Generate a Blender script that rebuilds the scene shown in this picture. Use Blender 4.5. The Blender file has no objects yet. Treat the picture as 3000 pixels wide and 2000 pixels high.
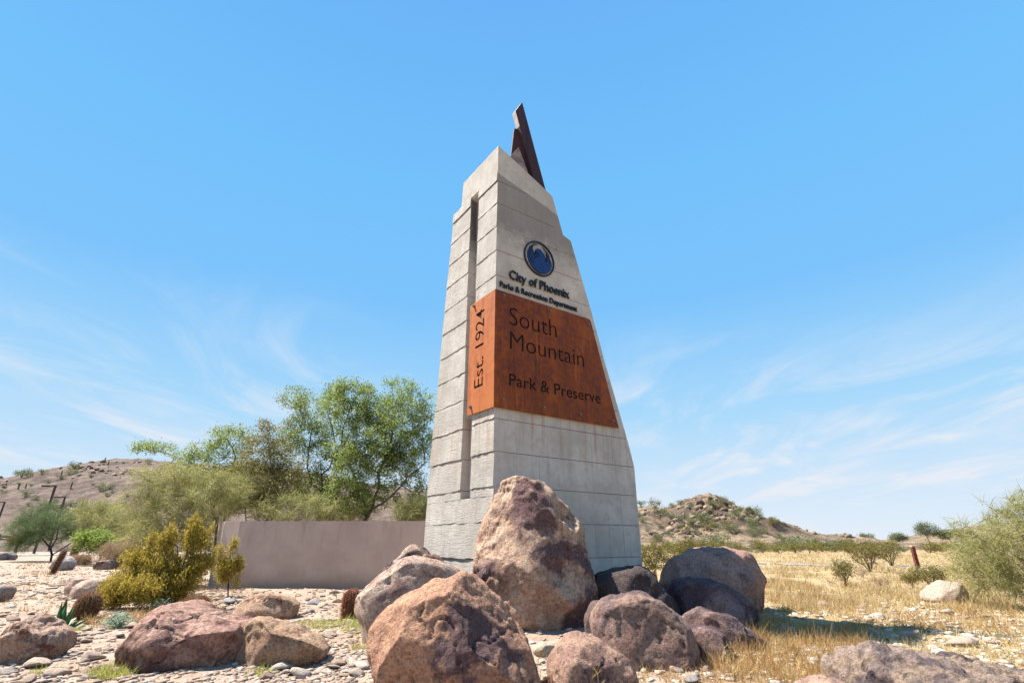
import bpy, bmesh, math, random
import numpy as np
from mathutils import Vector, Matrix, noise as mnoise
from mathutils.kdtree import KDTree

random.seed(7)
RNG = np.random.default_rng(7)
R = math.radians
SC = bpy.context.scene
COL = SC.collection

# ------------------------------------------------------------------ camera, sky, sun, exposure
FPX, CX, CY, HZ, EYE = 1477.0, 1500.0, 1000.0, 1588.0, 1.3
PITCH = math.atan((HZ - CY) / FPX)
cam_d = bpy.data.cameras.new('camera')
cam_d.sensor_width = 36.0
cam_d.lens = 36.0 * FPX / 3000.0
cam_d.clip_start = 0.05
cam_d.clip_end = 9000.0
cam = bpy.data.objects.new('camera', cam_d)
COL.objects.link(cam)
cam.location = (0, 0, EYE)
cam.rotation_euler = (math.pi / 2 + PITCH, 0, 0)
SC.camera = cam

SUN_AZ, SUN_EL = R(-75.0), R(59.0)          # azimuth clockwise from +Y
SUN_STRENGTH, SKY_STRENGTH, EXPOSURE = 5.0, 0.095, 1.50

world = bpy.data.worlds.new('World')
SC.world = world
world.use_nodes = True
wn, wl = world.node_tree.nodes, world.node_tree.links
wn.clear()
w_out = wn.new('ShaderNodeOutputWorld')
w_bg = wn.new('ShaderNodeBackground')
w_sky = wn.new('ShaderNodeTexSky')
w_sky.sky_type = 'NISHITA'
w_sky.sun_disc = False
w_sky.sun_elevation = SUN_EL
w_sky.sun_rotation = SUN_AZ % (2 * math.pi)
w_sky.altitude = 300
w_sky.air_density = 0.5
w_sky.dust_density = 0.2
w_sky.ozone_density = 2.0


def wmath(op, a, b=None, clamp=False):
    n = wn.new('ShaderNodeMath'); n.operation = op; n.use_clamp = clamp
    for i, v in enumerate((a, b)):
        if v is None: continue
        if isinstance(v, (int, float)): n.inputs[i].default_value = v
        else: wl.new(v, n.inputs[i])
    return n.outputs[0]


def wmix(kind, fac, a, b):
    n = wn.new('ShaderNodeMix'); n.data_type = 'RGBA'; n.blend_type = kind; n.clamp_result = False
    for idx, v in ((0, fac), (6, a), (7, b)):
        if isinstance(v, (int, float)): n.inputs[idx].default_value = v
        elif isinstance(v, tuple): n.inputs[idx].default_value = (*v, 1)
        else: wl.new(v, n.inputs[idx])
    return n.outputs[2]


sky_col = wmix('MULTIPLY', 1.0, w_sky.outputs[0], (1.15, 1.80, 1.75))
# film response of the sky: every bearing alike, paler towards the horizon
w_tc0 = wn.new('ShaderNodeTexCoord'); w_s0 = wn.new('ShaderNodeSeparateXYZ'); wl.new(w_tc0.outputs['Generated'], w_s0.inputs[0])
w_rmp = wn.new('ShaderNodeValToRGB'); wl.new(w_s0.outputs[2], w_rmp.inputs[0])
_e = w_rmp.color_ramp.elements
_st = [(0.0, (2.95, 3.25, 3.55)), (0.10, (2.30, 2.95, 3.58)), (0.22, (1.50, 2.60, 3.60)), (0.42, (0.78, 2.05, 3.60)), (0.62, (0.66, 1.98, 3.60)), (0.90, (0.52, 1.60, 3.40))]
while len(_e) < len(_st): _e.new(0.5)
for _k, (_p, _c) in zip(_e, _st): _k.position = _p; _k.color = (*[v / 4.0 for v in _c], 1)
w_cap = wmix('MULTIPLY', 1.0, w_rmp.outputs[0], (4.0, 4.0, 4.0))
sky_col = wmix('DARKEN', 1.0, wmix('MULTIPLY', 1.0, sky_col, (1.6, 1.6, 1.6)), w_cap)
# thin cirrus, mapped on a high flat layer
w_tc = wn.new('ShaderNodeTexCoord')
w_sep = wn.new('ShaderNodeSeparateXYZ'); wl.new(w_tc.outputs['Generated'], w_sep.inputs[0])
zc = wmath('MAXIMUM', w_sep.outputs[2], 0.03)
zc = wmath('ADD', zc, 0.10)
w_cmb = wn.new('ShaderNodeCombineXYZ')
wl.new(wmath('DIVIDE', w_sep.outputs[0], zc), w_cmb.inputs[0])
wl.new(wmath('DIVIDE', w_sep.outputs[1], zc), w_cmb.inputs[1])


def cirrus(rot, scale, loc, nscale, lo, hi, detail=7, dist=0.6):
    m = wn.new('ShaderNodeMapping')
    m.inputs['Rotation'].default_value = (0, 0, R(rot)); m.inputs['Scale'].default_value = scale
    m.inputs['Location'].default_value = loc
    wl.new(w_cmb.outputs[0], m.inputs[0])
    t = wn.new('ShaderNodeTexNoise')
    t.inputs['Scale'].default_value = nscale; t.inputs['Detail'].default_value = detail
    t.inputs['Roughness'].default_value = 0.58; t.inputs['Distortion'].default_value = dist
    wl.new(m.outputs[0], t.inputs['Vector'])
    r = wn.new('ShaderNodeMapRange'); r.interpolation_type = 'SMOOTHSTEP'
    r.inputs[1].default_value = lo; r.inputs[2].default_value = hi
    wl.new(t.outputs[0], r.inputs[0])
    return r.outputs[0]


fine = cirrus(14, (1.4, 0.62, 1), (3.1, 0.4, 0), 1.35, 0.40, 0.72, 8, 1.1)
big = cirrus(10, (0.8, 0.6, 1), (1.3, 2.2, 0), 0.55, 0.38, 0.60, 3, 0.2)
low = wn.new('ShaderNodeMapRange'); low.interpolation_type = 'SMOOTHSTEP'
low.inputs[1].default_value = 0.50; low.inputs[2].default_value = 0.10
wl.new(w_sep.outputs[2], low.inputs[0])
cf = wmath('MULTIPLY', wmath('MULTIPLY', fine, big), low.outputs[0])
cf = wmath('MULTIPLY', cf, 1.25, True)
sky_col = wmix('MIX', cf, sky_col, (2.95, 3.15, 3.45))
wl.new(sky_col, w_bg.inputs[0])
w_bg.inputs[1].default_value = SKY_STRENGTH
wl.new(w_bg.outputs[0], w_out.inputs[0])

sun_d = bpy.data.lights.new('sun', 'SUN')
sun_d.energy = SUN_STRENGTH
sun_d.angle = R(0.53)
sun_d.color = (1.0, 0.94, 0.85)
sun = bpy.data.objects.new('sun', sun_d)
COL.objects.link(sun)
sdir = Vector((math.sin(SUN_AZ) * math.cos(SUN_EL), math.cos(SUN_AZ) * math.cos(SUN_EL), math.sin(SUN_EL)))
sun.rotation_euler = sdir.to_track_quat('Z', 'Y').to_euler()
sun.location = (-20, 20, 40)

SC.view_settings.view_transform = 'Standard'
SC.view_settings.look = 'None'
SC.view_settings.gamma = 1.0
SC.view_settings.use_curve_mapping = False
SC.view_settings.exposure = EXPOSURE
SC.render.engine = 'CYCLES'
SC.cycles.max_bounces = 6
SC.cycles.transparent_max_bounces = 8

# ------------------------------------------------------------------ measuring helpers (survey of the place)
CP, SP = math.cos(PITCH), math.sin(PITCH)


def ray(x, y):
    a, b = (x - CX) / FPX, (CY - y) / FPX
    return a, CP - b * SP, SP + b * CP


def G(x, y, z=0.0):
    r = ray(x, y); t = (z - EYE) / r[2]
    return Vector((r[0] * t, r[1] * t, z))


def atY(x, y, Y):
    r = ray(x, y); t = Y / r[1]
    return Vector((r[0] * t, Y, EYE + r[2] * t))


# ------------------------------------------------------------------ numpy noise
_perm = RNG.permutation(256).astype(np.int64)
_perm = np.concatenate([_perm, _perm])
_grad = RNG.normal(size=(256, 3)); _grad /= np.linalg.norm(_grad, axis=1)[:, None]


def pnoise(p):
    p = np.asarray(p, float)
    i = np.floor(p).astype(np.int64); f = p - i
    u = f * f * f * (f * (f * 6 - 15) + 10)
    i &= 255
    out = 0
    for dx in (0, 1):
        for dy in (0, 1):
            for dz in (0, 1):
                h = _perm[_perm[_perm[(i[:, 0] + dx) & 255] + ((i[:, 1] + dy) & 255)] + ((i[:, 2] + dz) & 255)]
                g = _grad[h]
                d = g[:, 0] * (f[:, 0] - dx) + g[:, 1] * (f[:, 1] - dy) + g[:, 2] * (f[:, 2] - dz)
                w = (u[:, 0] if dx else 1 - u[:, 0]) * (u[:, 1] if dy else 1 - u[:, 1]) * (u[:, 2] if dz else 1 - u[:, 2])
                out = out + d * w
    return out * 1.5


def fbm(p, octs=5, lac=2.1, gain=0.5):
    p = np.asarray(p, float); s = 0; a = 1.0
    for k in range(octs):
        s = s + a * pnoise(p + k * 17.3); p = p * lac; a *= gain
    return s


def ridged(p, octs=4, lac=2.1, gain=0.5):
    p = np.asarray(p, float); s = 0; a = 1.0
    for k in range(octs):
        s = s + a * (1 - np.abs(pnoise(p + k * 11.1)) * 2); p = p * lac; a *= gain
    return s


def sstep(a, b, x):
    t = np.clip((x - a) / (b - a), 0, 1)
    return t * t * (3 - 2 * t)


# ------------------------------------------------------------------ object helpers
def mesh_np(name, V, F, smooth=False):
    """V (n,3), F (m,k) all faces with k corners."""
    V = np.asarray(V, np.float32); F = np.asarray(F, np.int32)
    me = bpy.data.meshes.new(name)
    me.vertices.add(len(V)); me.vertices.foreach_set('co', V.ravel())
    n, k = F.shape
    me.loops.add(n * k); me.loops.foreach_set('vertex_index', F.ravel())
    me.polygons.add(n)
    me.polygons.foreach_set('loop_start', np.arange(0, n * k, k, dtype=np.int32))
    me.polygons.foreach_set('loop_total', np.full(n, k, np.int32))
    if smooth: me.polygons.foreach_set('use_smooth', np.ones(n, bool))
    me.update(calc_edges=True)
    return me


def link(name, me, mat=None, parent=None, loc=None, rot=None, scale=None):
    o = bpy.data.objects.new(name, me)
    COL.objects.link(o)
    if mat is not None and me is not None and len(me.materials) == 0:
        me.materials.append(mat)
    if parent is not None: o.parent = parent
    if loc is not None: o.location = loc
    if rot is not None: o.rotation_euler = rot
    if scale is not None: o.scale = scale if not isinstance(scale, (int, float)) else (scale,) * 3
    return o


def tag(o, label=None, cat=None, group=None, kind=None):
    if label: o['label'] = label
    if cat: o['category'] = cat
    if group: o['group'] = group
    if kind: o['kind'] = kind
    return o


def empty(name, loc, rz=0.0):
    o = bpy.data.objects.new(name, None)
    o.empty_display_size = 0.2
    COL.objects.link(o); o.location = loc; o.rotation_euler = (0, 0, rz)
    return o


def bm_mesh(name, bm, smooth=False):
    bmesh.ops.recalc_face_normals(bm, faces=bm.faces)
    me = bpy.data.meshes.new(name); bm.to_mesh(me); bm.free()
    if smooth:
        me.polygons.foreach_set('use_smooth', np.ones(len(me.polygons), bool))
    return me


def bm_box(bm, lo, hi, bev=0.0):
    r = bmesh.ops.create_cube(bm, size=1.0)
    vs = r['verts']
    for v in vs:
        v.co = Vector([lo[i] + (v.co[i] + 0.5) * (hi[i] - lo[i]) for i in range(3)])
    if bev:
        es = list({e for v in vs for e in v.link_edges})
        bmesh.ops.bevel(bm, geom=es, offset=bev, segments=2, affect='EDGES', profile=0.6)


def bm_prism(bm, pts, axis_o, axis_x, axis_y, axis_n, depth):
    """polygon pts (2D) on plane axis_o + x*axis_x + y*axis_y, extruded by depth along axis_n."""
    a = [bm.verts.new(axis_o + axis_x * p[0] + axis_y * p[1]) for p in pts]
    b = [bm.verts.new(v.co + axis_n * depth) for v in a]
    n = len(a)
    bm.faces.new(a); bm.faces.new(b[::-1])
    for i in range(n):
        bm.faces.new((a[i], b[i], b[(i + 1) % n], a[(i + 1) % n]))


def tubes(P0, P1, r0, r1, n=5):
    P0, P1 = np.asarray(P0, float), np.asarray(P1, float)
    r0, r1 = np.asarray(r0, float), np.asarray(r1, float)
    d = P1 - P0
    L = np.linalg.norm(d, axis=1, keepdims=True); d = d / np.maximum(L, 1e-9)
    ref = np.where(np.abs(d[:, 2:3]) < 0.9, np.array([[0, 0, 1.0]]), np.array([[1.0, 0, 0]]))
    a = np.cross(d, ref); a /= np.linalg.norm(a, axis=1, keepdims=True); b = np.cross(d, a)
    m = len(P0)
    V = np.zeros((m, 2 * n, 3))
    for k in range(n):
        t = 2 * math.pi * k / n
        o = a * math.cos(t) + b * math.sin(t)
        V[:, k] = P0 + o * r0[:, None]; V[:, n + k] = P1 + o * r1[:, None]
    base = (np.arange(m) * 2 * n)[:, None]
    F = np.concatenate([base + np.array([[k, (k + 1) % n, n + (k + 1) % n, n + k]]) for k in range(n)], 0)
    return V.reshape(-1, 3), F


def leaf_quads(P, D, ln, wd, bend=0.25):
    """one lozenge (4 verts) per point, along direction D, random roll."""
    m = len(P)
    D = D / np.maximum(np.linalg.norm(D, axis=1, keepdims=True), 1e-9)
    r = RNG.normal(size=(m, 3))
    S = np.cross(D, r); S /= np.maximum(np.linalg.norm(S, axis=1, keepdims=True), 1e-9)
    N = np.cross(D, S)
    ln = np.broadcast_to(ln, (m,))[:, None]; wd = np.broadcast_to(wd, (m,))[:, None]
    V = np.stack([P, P + D * ln * 0.45 + S * wd * 0.5 + N * ln * bend * 0.4,
                  P + D * ln, P + D * ln * 0.45 - S * wd * 0.5 + N * ln * bend * 0.4], 1)
    F = (np.arange(m) * 4)[:, None] + np.array([[0, 1, 2, 3]])
    return V.reshape(-1, 3), F


def strips(P, D, ln, wd, droop, segs=2):
    """thin bent strands: segs quads tapering to the tip."""
    m = len(P)
    D = D / np.maximum(np.linalg.norm(D, axis=1, keepdims=True), 1e-9)
    S = np.cross(D, RNG.normal(size=(m, 3))); S /= np.maximum(np.linalg.norm(S, axis=1, keepdims=True), 1e-9)
    ln = np.broadcast_to(ln, (m,))[:, None]; wd = np.broadcast_to(wd, (m,))[:, None]
    droop = np.broadcast_to(droop, (m,))[:, None]
    rows = []
    for k in range(segs + 1):
        t = k / segs
        c = P + D * ln * t + np.array([[0, 0, -1.0]]) * droop * ln * t * t
        w = wd * (1 - 0.75 * t) * 0.5
        rows.append(c - S * w); rows.append(c + S * w)
    V = np.stack(rows, 1)
    q = 2 * (segs + 1)
    F = np.concatenate([(np.arange(m) * q)[:, None] + np.array([[2 * k, 2 * k + 1, 2 * k + 3, 2 * k + 2]]) for k in range(segs)], 0)
    return V.reshape(-1, 3), F


def join_np(parts):
    Vs, Fs, o = [], [], 0
    for V, F in parts:
        if len(V) == 0: continue
        Vs.append(V); Fs.append(F + o); o += len(V)
    return np.concatenate(Vs), np.concatenate(Fs)


# ------------------------------------------------------------------ materials
class Mat:
    def __init__(s, name):
        s.m = bpy.data.materials.new(name); s.m.use_nodes = True
        s.n, s.l = s.m.node_tree.nodes, s.m.node_tree.links
        s.b = s.n['Principled BSDF']; s.out = s.n['Material Output']
        s.tc = s.n.new('ShaderNodeTexCoord')
        s.b.inputs['Specular IOR Level'].default_value = 0.25

    def _set(s, sock, v):
        if isinstance(v, (int, float)): sock.default_value = v
        elif isinstance(v, tuple): sock.default_value = (*v, 1) if len(v) == 3 and sock.type == 'RGBA' else v
        else: s.l.new(v, sock)

    def vec(s, scale=(1, 1, 1), rot=(0, 0, 0), loc=(0, 0, 0), src='Object'):
        m = s.n.new('ShaderNodeMapping')
        m.inputs['Scale'].default_value = scale; m.inputs['Rotation'].default_value = rot; m.inputs['Location'].default_value = loc
        s.l.new(s.tc.outputs[src], m.inputs[0]); return m.outputs[0]

    def noise(s, scale, detail=5, rough=0.55, dist=0.0, vec=None, out=0):
        t = s.n.new('ShaderNodeTexNoise')
        t.inputs['Scale'].default_value = scale; t.inputs['Detail'].default_value = detail
        t.inputs['Roughness'].default_value = rough; t.inputs['Distortion'].default_value = dist
        s.l.new(vec if vec is not None else s.tc.outputs['Object'], t.inputs['Vector']); return t.outputs[out]

    def voro(s, scale, feature='F1', out='Distance', vec=None, rnd=1.0):
        t = s.n.new('ShaderNodeTexVoronoi'); t.feature = feature
        t.inputs['Scale'].default_value = scale; t.inputs['Randomness'].default_value = rnd
        s.l.new(vec if vec is not None else s.tc.outputs['Object'], t.inputs['Vector']); return t.outputs[out]

    def ramp(s, fac, stops, interp='LINEAR'):
        r = s.n.new('ShaderNodeValToRGB'); r.color_ramp.interpolation = interp
        e = r.color_ramp.elements
        while len(e) < len(stops): e.new(0.5)
        for el, (p, c) in zip(e, stops):
            el.position = p; el.color = (c, c, c, 1) if isinstance(c, (int, float)) else (*c, 1)
        s._set(r.inputs[0], fac); return r.outputs[0]

    def mrange(s, v, a, b, c=0.0, d=1.0):
        r = s.n.new('ShaderNodeMapRange'); r.interpolation_type = 'SMOOTHSTEP'
        for i, x in enumerate((v, a, b, c, d)): s._set(r.inputs[i], x)
        return r.outputs[0]

    def mix(s, fac, a, b, kind='MIX'):
        n = s.n.new('ShaderNodeMix'); n.data_type = 'RGBA'; n.blend_type = kind
        s._set(n.inputs[0], fac); s._set(n.inputs[6], a); s._set(n.inputs[7], b); return n.outputs[2]

    def math(s, op, a, b=0.0, clamp=False):
        n = s.n.new('ShaderNodeMath'); n.operation = op; n.use_clamp = clamp
        s._set(n.inputs[0], a); s._set(n.inputs[1], b); return n.outputs[0]

    def bump(s, h, strength=0.5, dist=0.02, prev=None):
        n = s.n.new('ShaderNodeBump'); n.inputs['Strength'].default_value = strength; n.inputs['Distance'].default_value = dist
        s.l.new(h, n.inputs['Height'])
        if prev is not None: s.l.new(prev, n.inputs['Normal'])
        return n.outputs[0]

    def done(s, col, rough=0.85, normal=None, metal=0.0):
        s._set(s.b.inputs['Base Color'], col); s._set(s.b.inputs['Roughness'], rough)
        s.b.inputs['Metallic'].default_value = metal
        if normal is not None: s.l.new(normal, s.b.inputs['Normal'])
        return s.m


def m_plain(name, col, rough=0.7, metal=0.0, vary=0.25, scale=8):
    M = Mat(name)
    n = M.noise(scale, 6, 0.6)
    c = M.mix(M.mrange(n, 0.35, 0.7), tuple(x * (1 - vary) for x in col), tuple(min(1, x * (1 + vary)) for x in col))
    return M.done(c, rough, M.bump(M.noise(scale * 6, 4), 0.25, 0.01), metal)


def m_leaf(name, cols, trans=0.35, rough=0.6):
    M = Mat(name)
    g = M.n.new('ShaderNodeNewGeometry')
    rnd = g.outputs['Random Per Island']
    stops = [(i / max(1, len(cols) - 1), c) for i, c in enumerate(cols)]
    c = M.ramp(rnd, stops)
    lo = M.noise(1.3, 2)
    c = M.mix(M.mrange(lo, 0.35, 0.65, 0.0, 0.30), c, M.mix(1.0, c, (0.75, 0.8, 0.7), 'MULTIPLY'))
    M.done(c, rough)
    t = M.n.new('ShaderNodeBsdfTranslucent'); M.l.new(c, t.inputs[0])
    mx = M.n.new('ShaderNodeMixShader'); mx.inputs[0].default_value = trans
    M.l.new(M.b.outputs[0], mx.inputs[1]); M.l.new(t.outputs[0], mx.inputs[2])
    M.l.new(mx.outputs[0], M.out.inputs[0])
    return M.m


def m_rock(name, base, varnish, accent, var_lo=0.45, var_hi=0.6, white=0.5, seed=0.0, sc=1.0, rough_bump=1.0):
    M = Mat(name)
    off = (seed * 3.1, seed * 1.7, seed * 2.3)
    v = M.vec((1, 1, 1), (0, 0, 0), off)
    n1 = M.noise(1.1 * sc, 7, 0.62, 0.5, v)
    n2 = M.noise(2.6 * sc, 8, 0.65, 0.9, M.vec((1, 1, 1), (0.4, 0.2, 0), (off[1], off[2], off[0])))
    n3 = M.noise(22 * sc, 6, 0.7, 0, v)
    n4 = M.noise(80, 4, 0.7, 0, v)
    base, varnish, accent = [tuple(x * y for x, y in zip(q, t)) for q, t in ((base, (1.06, 1.0, 0.97)), (varnish, (0.78, 0.71, 0.76)), (accent, (0.98, 0.90, 0.87)))]
    c = M.mix(M.mrange(n2, 0.44, 0.58), base, accent)
    c = M.mix(M.mrange(n1, var_lo, var_hi), c, varnish)
    # worn edges lighter, hollows darker
    g = M.n.new('ShaderNodeNewGeometry')
    edge = M.mrange(g.outputs['Pointiness'], 0.52, 0.60, 0.0, 0.55)
    c = M.mix(edge, c, tuple(min(1, x * 1.35) for x in base))
    # grain
    c = M.mix(M.mrange(n3, 0.40, 0.64, 0.0, 0.62), c, M.mix(1.0, c, (0.45, 0.38, 0.40), 'MULTIPLY'))
    c = M.mix(M.mrange(n4, 0.52, 0.72, 0.0, 0.45), c, M.mix(1.0, c, (1.6, 1.55, 1.5), 'MULTIPLY'))
    n5 = M.noise(38, 3, 0.6, 0.3, v)
    c = M.mix(M.mrange(n5, 0.56, 0.64, 0.0, 0.55), c, M.mix(1.0, c, (0.34, 0.30, 0.32), 'MULTIPLY'))
    c = M.mix(M.mrange(n5, 0.40, 0.33, 0.0, 0.40), c, M.mix(1.0, c, (1.55, 1.5, 1.45), 'MULTIPLY'))
    # pale scuffs and droppings
    w = M.math('MULTIPLY', M.mrange(M.noise(5.5 * sc, 6, 0.75, 1.6, v), 0.615, 0.66), M.mrange(M.noise(1.6 * sc, 2, 0.5, 0, v), 0.46, 0.56))
    c = M.mix(M.math('MULTIPLY', w, white, True), c, (0.62, 0.58, 0.56))
    nb = M.bump(M.noise(9 * sc, 6, 0.7, 0.4, v), 0.6 * rough_bump, 0.06)
    nb = M.bump(n3, 1.0 * rough_bump, 0.045, nb)
    nb = M.bump(n5, 0.7 * rough_bump, 0.02, nb)
    nb = M.bump(n4, 0.6 * rough_bump, 0.010, nb)
    return M.done(c, 0.9, nb)


# concrete: smooth formwork side / board-marked side (object axes: x along the lettered face, y along the narrow face)
def m_concrete(name, boards):
    M = Mat(name)
    n1 = M.noise(1.0, 6, 0.6, 0.3)
    n2 = M.noise(4.5, 7, 0.65, 0.3)
    n3 = M.noise(45, 5, 0.7)
    streak = M.noise(3.0, 5, 0.6, 0.2, M.vec((2.2, 2.2, 0.22)))
    c = M.mix(M.mrange(n1, 0.35, 0.68), (0.288, 0.268, 0.244), (0.376, 0.356, 0.328))
    c = M.mix(M.mrange(n2, 0.42, 0.7, 0, 0.6), c, (0.248, 0.228, 0.212))
    c = M.mix(M.mrange(streak, 0.52, 0.72, 0, 0.5), c, (0.216, 0.196, 0.184))
    c = M.mix(M.mrange(n3, 0.55, 0.75, 0, 0.35), c, (0.416, 0.400, 0.376))
    pits = M.mrange(M.voro(9.0), 0.055, 0.085, 1.0, 0.0)
    pits = M.math('MULTIPLY', pits, M.mrange(M.noise(2.0, 3), 0.5, 0.6))
    c = M.mix(M.math('MULTIPLY', pits, 0.75), c, (0.128, 0.116, 0.104))
    # thin irregular hairline marks
    hair = M.mrange(M.voro(1.7, 'DISTANCE_TO_EDGE', 'Distance', M.vec((1, 1, 1.5), (0.3, 0.1, 0.5))), 0.0, 0.012, 1.0, 0.0)
    c = M.mix(M.math('MULTIPLY', hair, M.mrange(n2, 0.5, 0.62, 0, 0.35)), c, (0.208, 0.192, 0.176))
    c = M.mix(1.0, c, (1.13, 1.12, 1.10) if boards else (1.30, 1.27, 1.25), 'MULTIPLY')  # smooth side lifted in colour to stand in for ground bounce
    sepz = M.n.new('ShaderNodeSeparateXYZ'); M.l.new(M.tc.outputs['Object'], sepz.inputs[0])
    soot = M.math('MULTIPLY', M.mrange(M.math('ADD', sepz.outputs[2], M.math('MULTIPLY', M.math('SUBTRACT', n2, 0.5), 0.9)), 7.3, 8.0), M.mrange(M.math('ADD', sepz.outputs[2], M.math('MULTIPLY', sepz.outputs[0], 0.24)), 9.18, 9.24, 1.0, 0.0))
    runs = M.mrange(M.noise(2.4, 4, 0.6, 0.1, M.vec((3.0, 3.0, 0.12))), 0.50, 0.66)
    runs = M.math('MULTIPLY', runs, M.math('MULTIPLY', M.mrange(sepz.outputs[2], 2.3, 3.6, 0.0, 0.55), M.mrange(sepz.outputs[2], 3.68, 3.72, 1.0, 0.0)))
    c = M.mix(runs, c, (0.30, 0.17, 0.09))
    if not boards: c = M.mix(M.math('MULTIPLY', soot, 0.75), c, (0.165, 0.15, 0.143))
    nb = M.bump(M.math('MULTIPLY', pits, -1.0), 0.6, 0.02)
    if boards:
        grain = M.noise(5.0, 9, 0.7, 1.1, M.vec((1.0, 0.75, 9.0)))
        fine = M.noise(30.0, 4, 0.6, 0.3, M.vec((1.0, 0.35, 7.0)))
        c = M.mix(M.mrange(grain, 0.5, 0.72, 0, 0.55), c, (0.288, 0.268, 0.244))
        nb = M.bump(grain, 0.8, 0.035, nb)
        nb = M.bump(fine, 0.5, 0.010, nb)
    else:
        nb = M.bump(n2, 0.25, 0.02, nb)
        nb = M.bump(n3, 0.25, 0.006, nb)
    return M.done(c, 0.88, nb)


def m_rust(name, a=(0.112, 0.022, 0.0055), b=(0.34, 0.082, 0.008), dark=(0.040, 0.010, 0.005)):
    M = Mat(name)
    st = M.noise(2.2, 6, 0.62, 0.35, M.vec((2.6, 2.6, 0.32)))
    n2 = M.noise(7, 7, 0.68, 0.3)
    n3 = M.noise(55, 4, 0.7)
    low = M.noise(0.9, 3, 0.5, 0.2)
    c = M.mix(M.mrange(n2, 0.35, 0.7), a, tuple((x + y) / 2 for x, y in zip(a, b)))
    c = M.mix(M.mrange(st, 0.54, 0.74, 0, 0.8), c, b)
    c = M.mix(M.mrange(low, 0.5, 0.7, 0, 0.55), c, b)
    c = M.mix(M.mrange(st, 0.46, 0.26, 0, 0.75), c, dark)
    run = M.noise(2.0, 6, 0.7, 0.5, M.vec((2.0, 2.0, 0.20), (0, 0, 0), (4.0, 2.0, 1.0)))
    c = M.mix(M.mrange(run, 0.52, 0.68, 0, 0.55), c, dark)
    c = M.mix(M.mrange(run, 0.42, 0.28, 0, 0.6), c, b)
    c = M.mix(M.mrange(n3, 0.5, 0.75, 0, 0.3), c, dark)
    return M.done(c, M.mrange(n2, 0.3, 0.7, 0.5, 0.75), M.bump(n3, 0.3, 0.004, M.bump(n2, 0.15, 0.01)))


MAT = {}
MAT['concrete'] = m_concrete('concrete_smooth', False)
MAT['boarded'] = m_concrete('concrete_board_marked', True)
MAT['joint'] = m_plain('concrete_joint', (0.20, 0.18, 0.16), 0.95, 0, 0.3, 9)
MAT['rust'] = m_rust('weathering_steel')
MAT['rust_lit'] = m_rust('weathering_steel_sunlit', (0.30, 0.085, 0.020), (0.42, 0.14, 0.036), (0.16, 0.040, 0.014))  # sunlit copy of the weathering steel, sun brightness put into its colour
MAT['fin'] = m_rust('weathering_steel_dark', (0.034, 0.012, 0.013), (0.055, 0.026, 0.028), (0.018, 0.007, 0.008))
MAT['void'] = m_plain('shade_black', (0.02, 0.015, 0.012), 0.9)  # near-black, stands in for shade behind the cut letters
MAT['bolt'] = m_plain('bolt_steel', (0.25, 0.17, 0.13), 0.45, 0.7, 0.3, 60)
MAT['letter'] = m_plain('dark_letter_metal', (0.018, 0.019, 0.022), 0.45, 0.0, 0.3, 20)
MAT['blue'] = m_plain('emblem_blue', (0.010, 0.032, 0.13), 0.45, 0.0, 0.15, 10)
MAT['navy'] = m_plain('emblem_outline', (0.012, 0.016, 0.03), 0.45, 0.0, 0.2, 10)
MAT['darkmetal'] = m_plain('dark_brown_post', (0.045, 0.035, 0.03), 0.6, 0.0, 0.3, 3)
MAT['redpost'] = m_plain('rusty_red_post', (0.12, 0.032, 0.022), 0.75, 0, 0.4, 6)
MAT['redsign'] = m_plain('red_marker', (0.50, 0.05, 0.03), 0.5, 0, 0.2, 4)
MAT['whitepaint'] = m_plain('white_painted_steel', (0.7, 0.7, 0.68), 0.5, 0, 0.1, 4)
MAT['bark'] = m_plain('grey_bark', (0.13, 0.105, 0.08), 0.95, 0, 0.45, 6)
MAT['palebark'] = m_plain('pale_twig_bark', (0.30, 0.27, 0.17), 0.9, 0, 0.35, 6)
MAT['darkbark'] = m_plain('dark_bark', (0.05, 0.042, 0.032), 0.95, 0, 0.4, 6)
MAT['brush'] = m_plain('brown_twigs', (0.16, 0.11, 0.07), 0.95, 0, 0.4, 8)
MAT['mesquite'] = m_leaf('mesquite_leaf', [(0.09, 0.135, 0.025), (0.165, 0.225, 0.045), (0.25, 0.30, 0.075), (0.34, 0.37, 0.12)], 0.6)
MAT['oliveleaf'] = m_leaf('olive_leaf', [(0.13, 0.125, 0.035), (0.22, 0.19, 0.055), (0.30, 0.25, 0.09)], 0.4)
MAT['paloverde'] = m_leaf('palo_verde_twig', [(0.17, 0.18, 0.05), (0.27, 0.265, 0.085), (0.36, 0.335, 0.14), (0.43, 0.39, 0.20)], 0.45)
MAT['greygreen'] = m_leaf('grey_green_twig', [(0.07, 0.11, 0.035), (0.11, 0.16, 0.055), (0.17, 0.21, 0.085)], 0.35)
MAT['brightgreen'] = m_leaf('bright_green_leaf', [(0.15, 0.21, 0.035), (0.24, 0.31, 0.06), (0.33, 0.38, 0.10)], 0.45)
MAT['yellowneedle'] = m_leaf('yellow_green_needle', [(0.17, 0.155, 0.022), (0.32, 0.26, 0.04), (0.46, 0.35, 0.065), (0.50, 0.34, 0.09)], 0.5)
MAT['creosote'] = m_leaf('creosote_leaf', [(0.085, 0.085, 0.02), (0.16, 0.14, 0.035), (0.26, 0.21, 0.055)], 0.35)
MAT['hillbush'] = m_leaf('hill_bush_leaf', [(0.11, 0.13, 0.06), (0.17, 0.185, 0.09), (0.24, 0.235, 0.125)], 0.35)
MAT['drybrush'] = m_leaf('dry_brush_twig', [(0.25, 0.15, 0.09), (0.36, 0.23, 0.13), (0.30, 0.22, 0.17)], 0.3)
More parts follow.
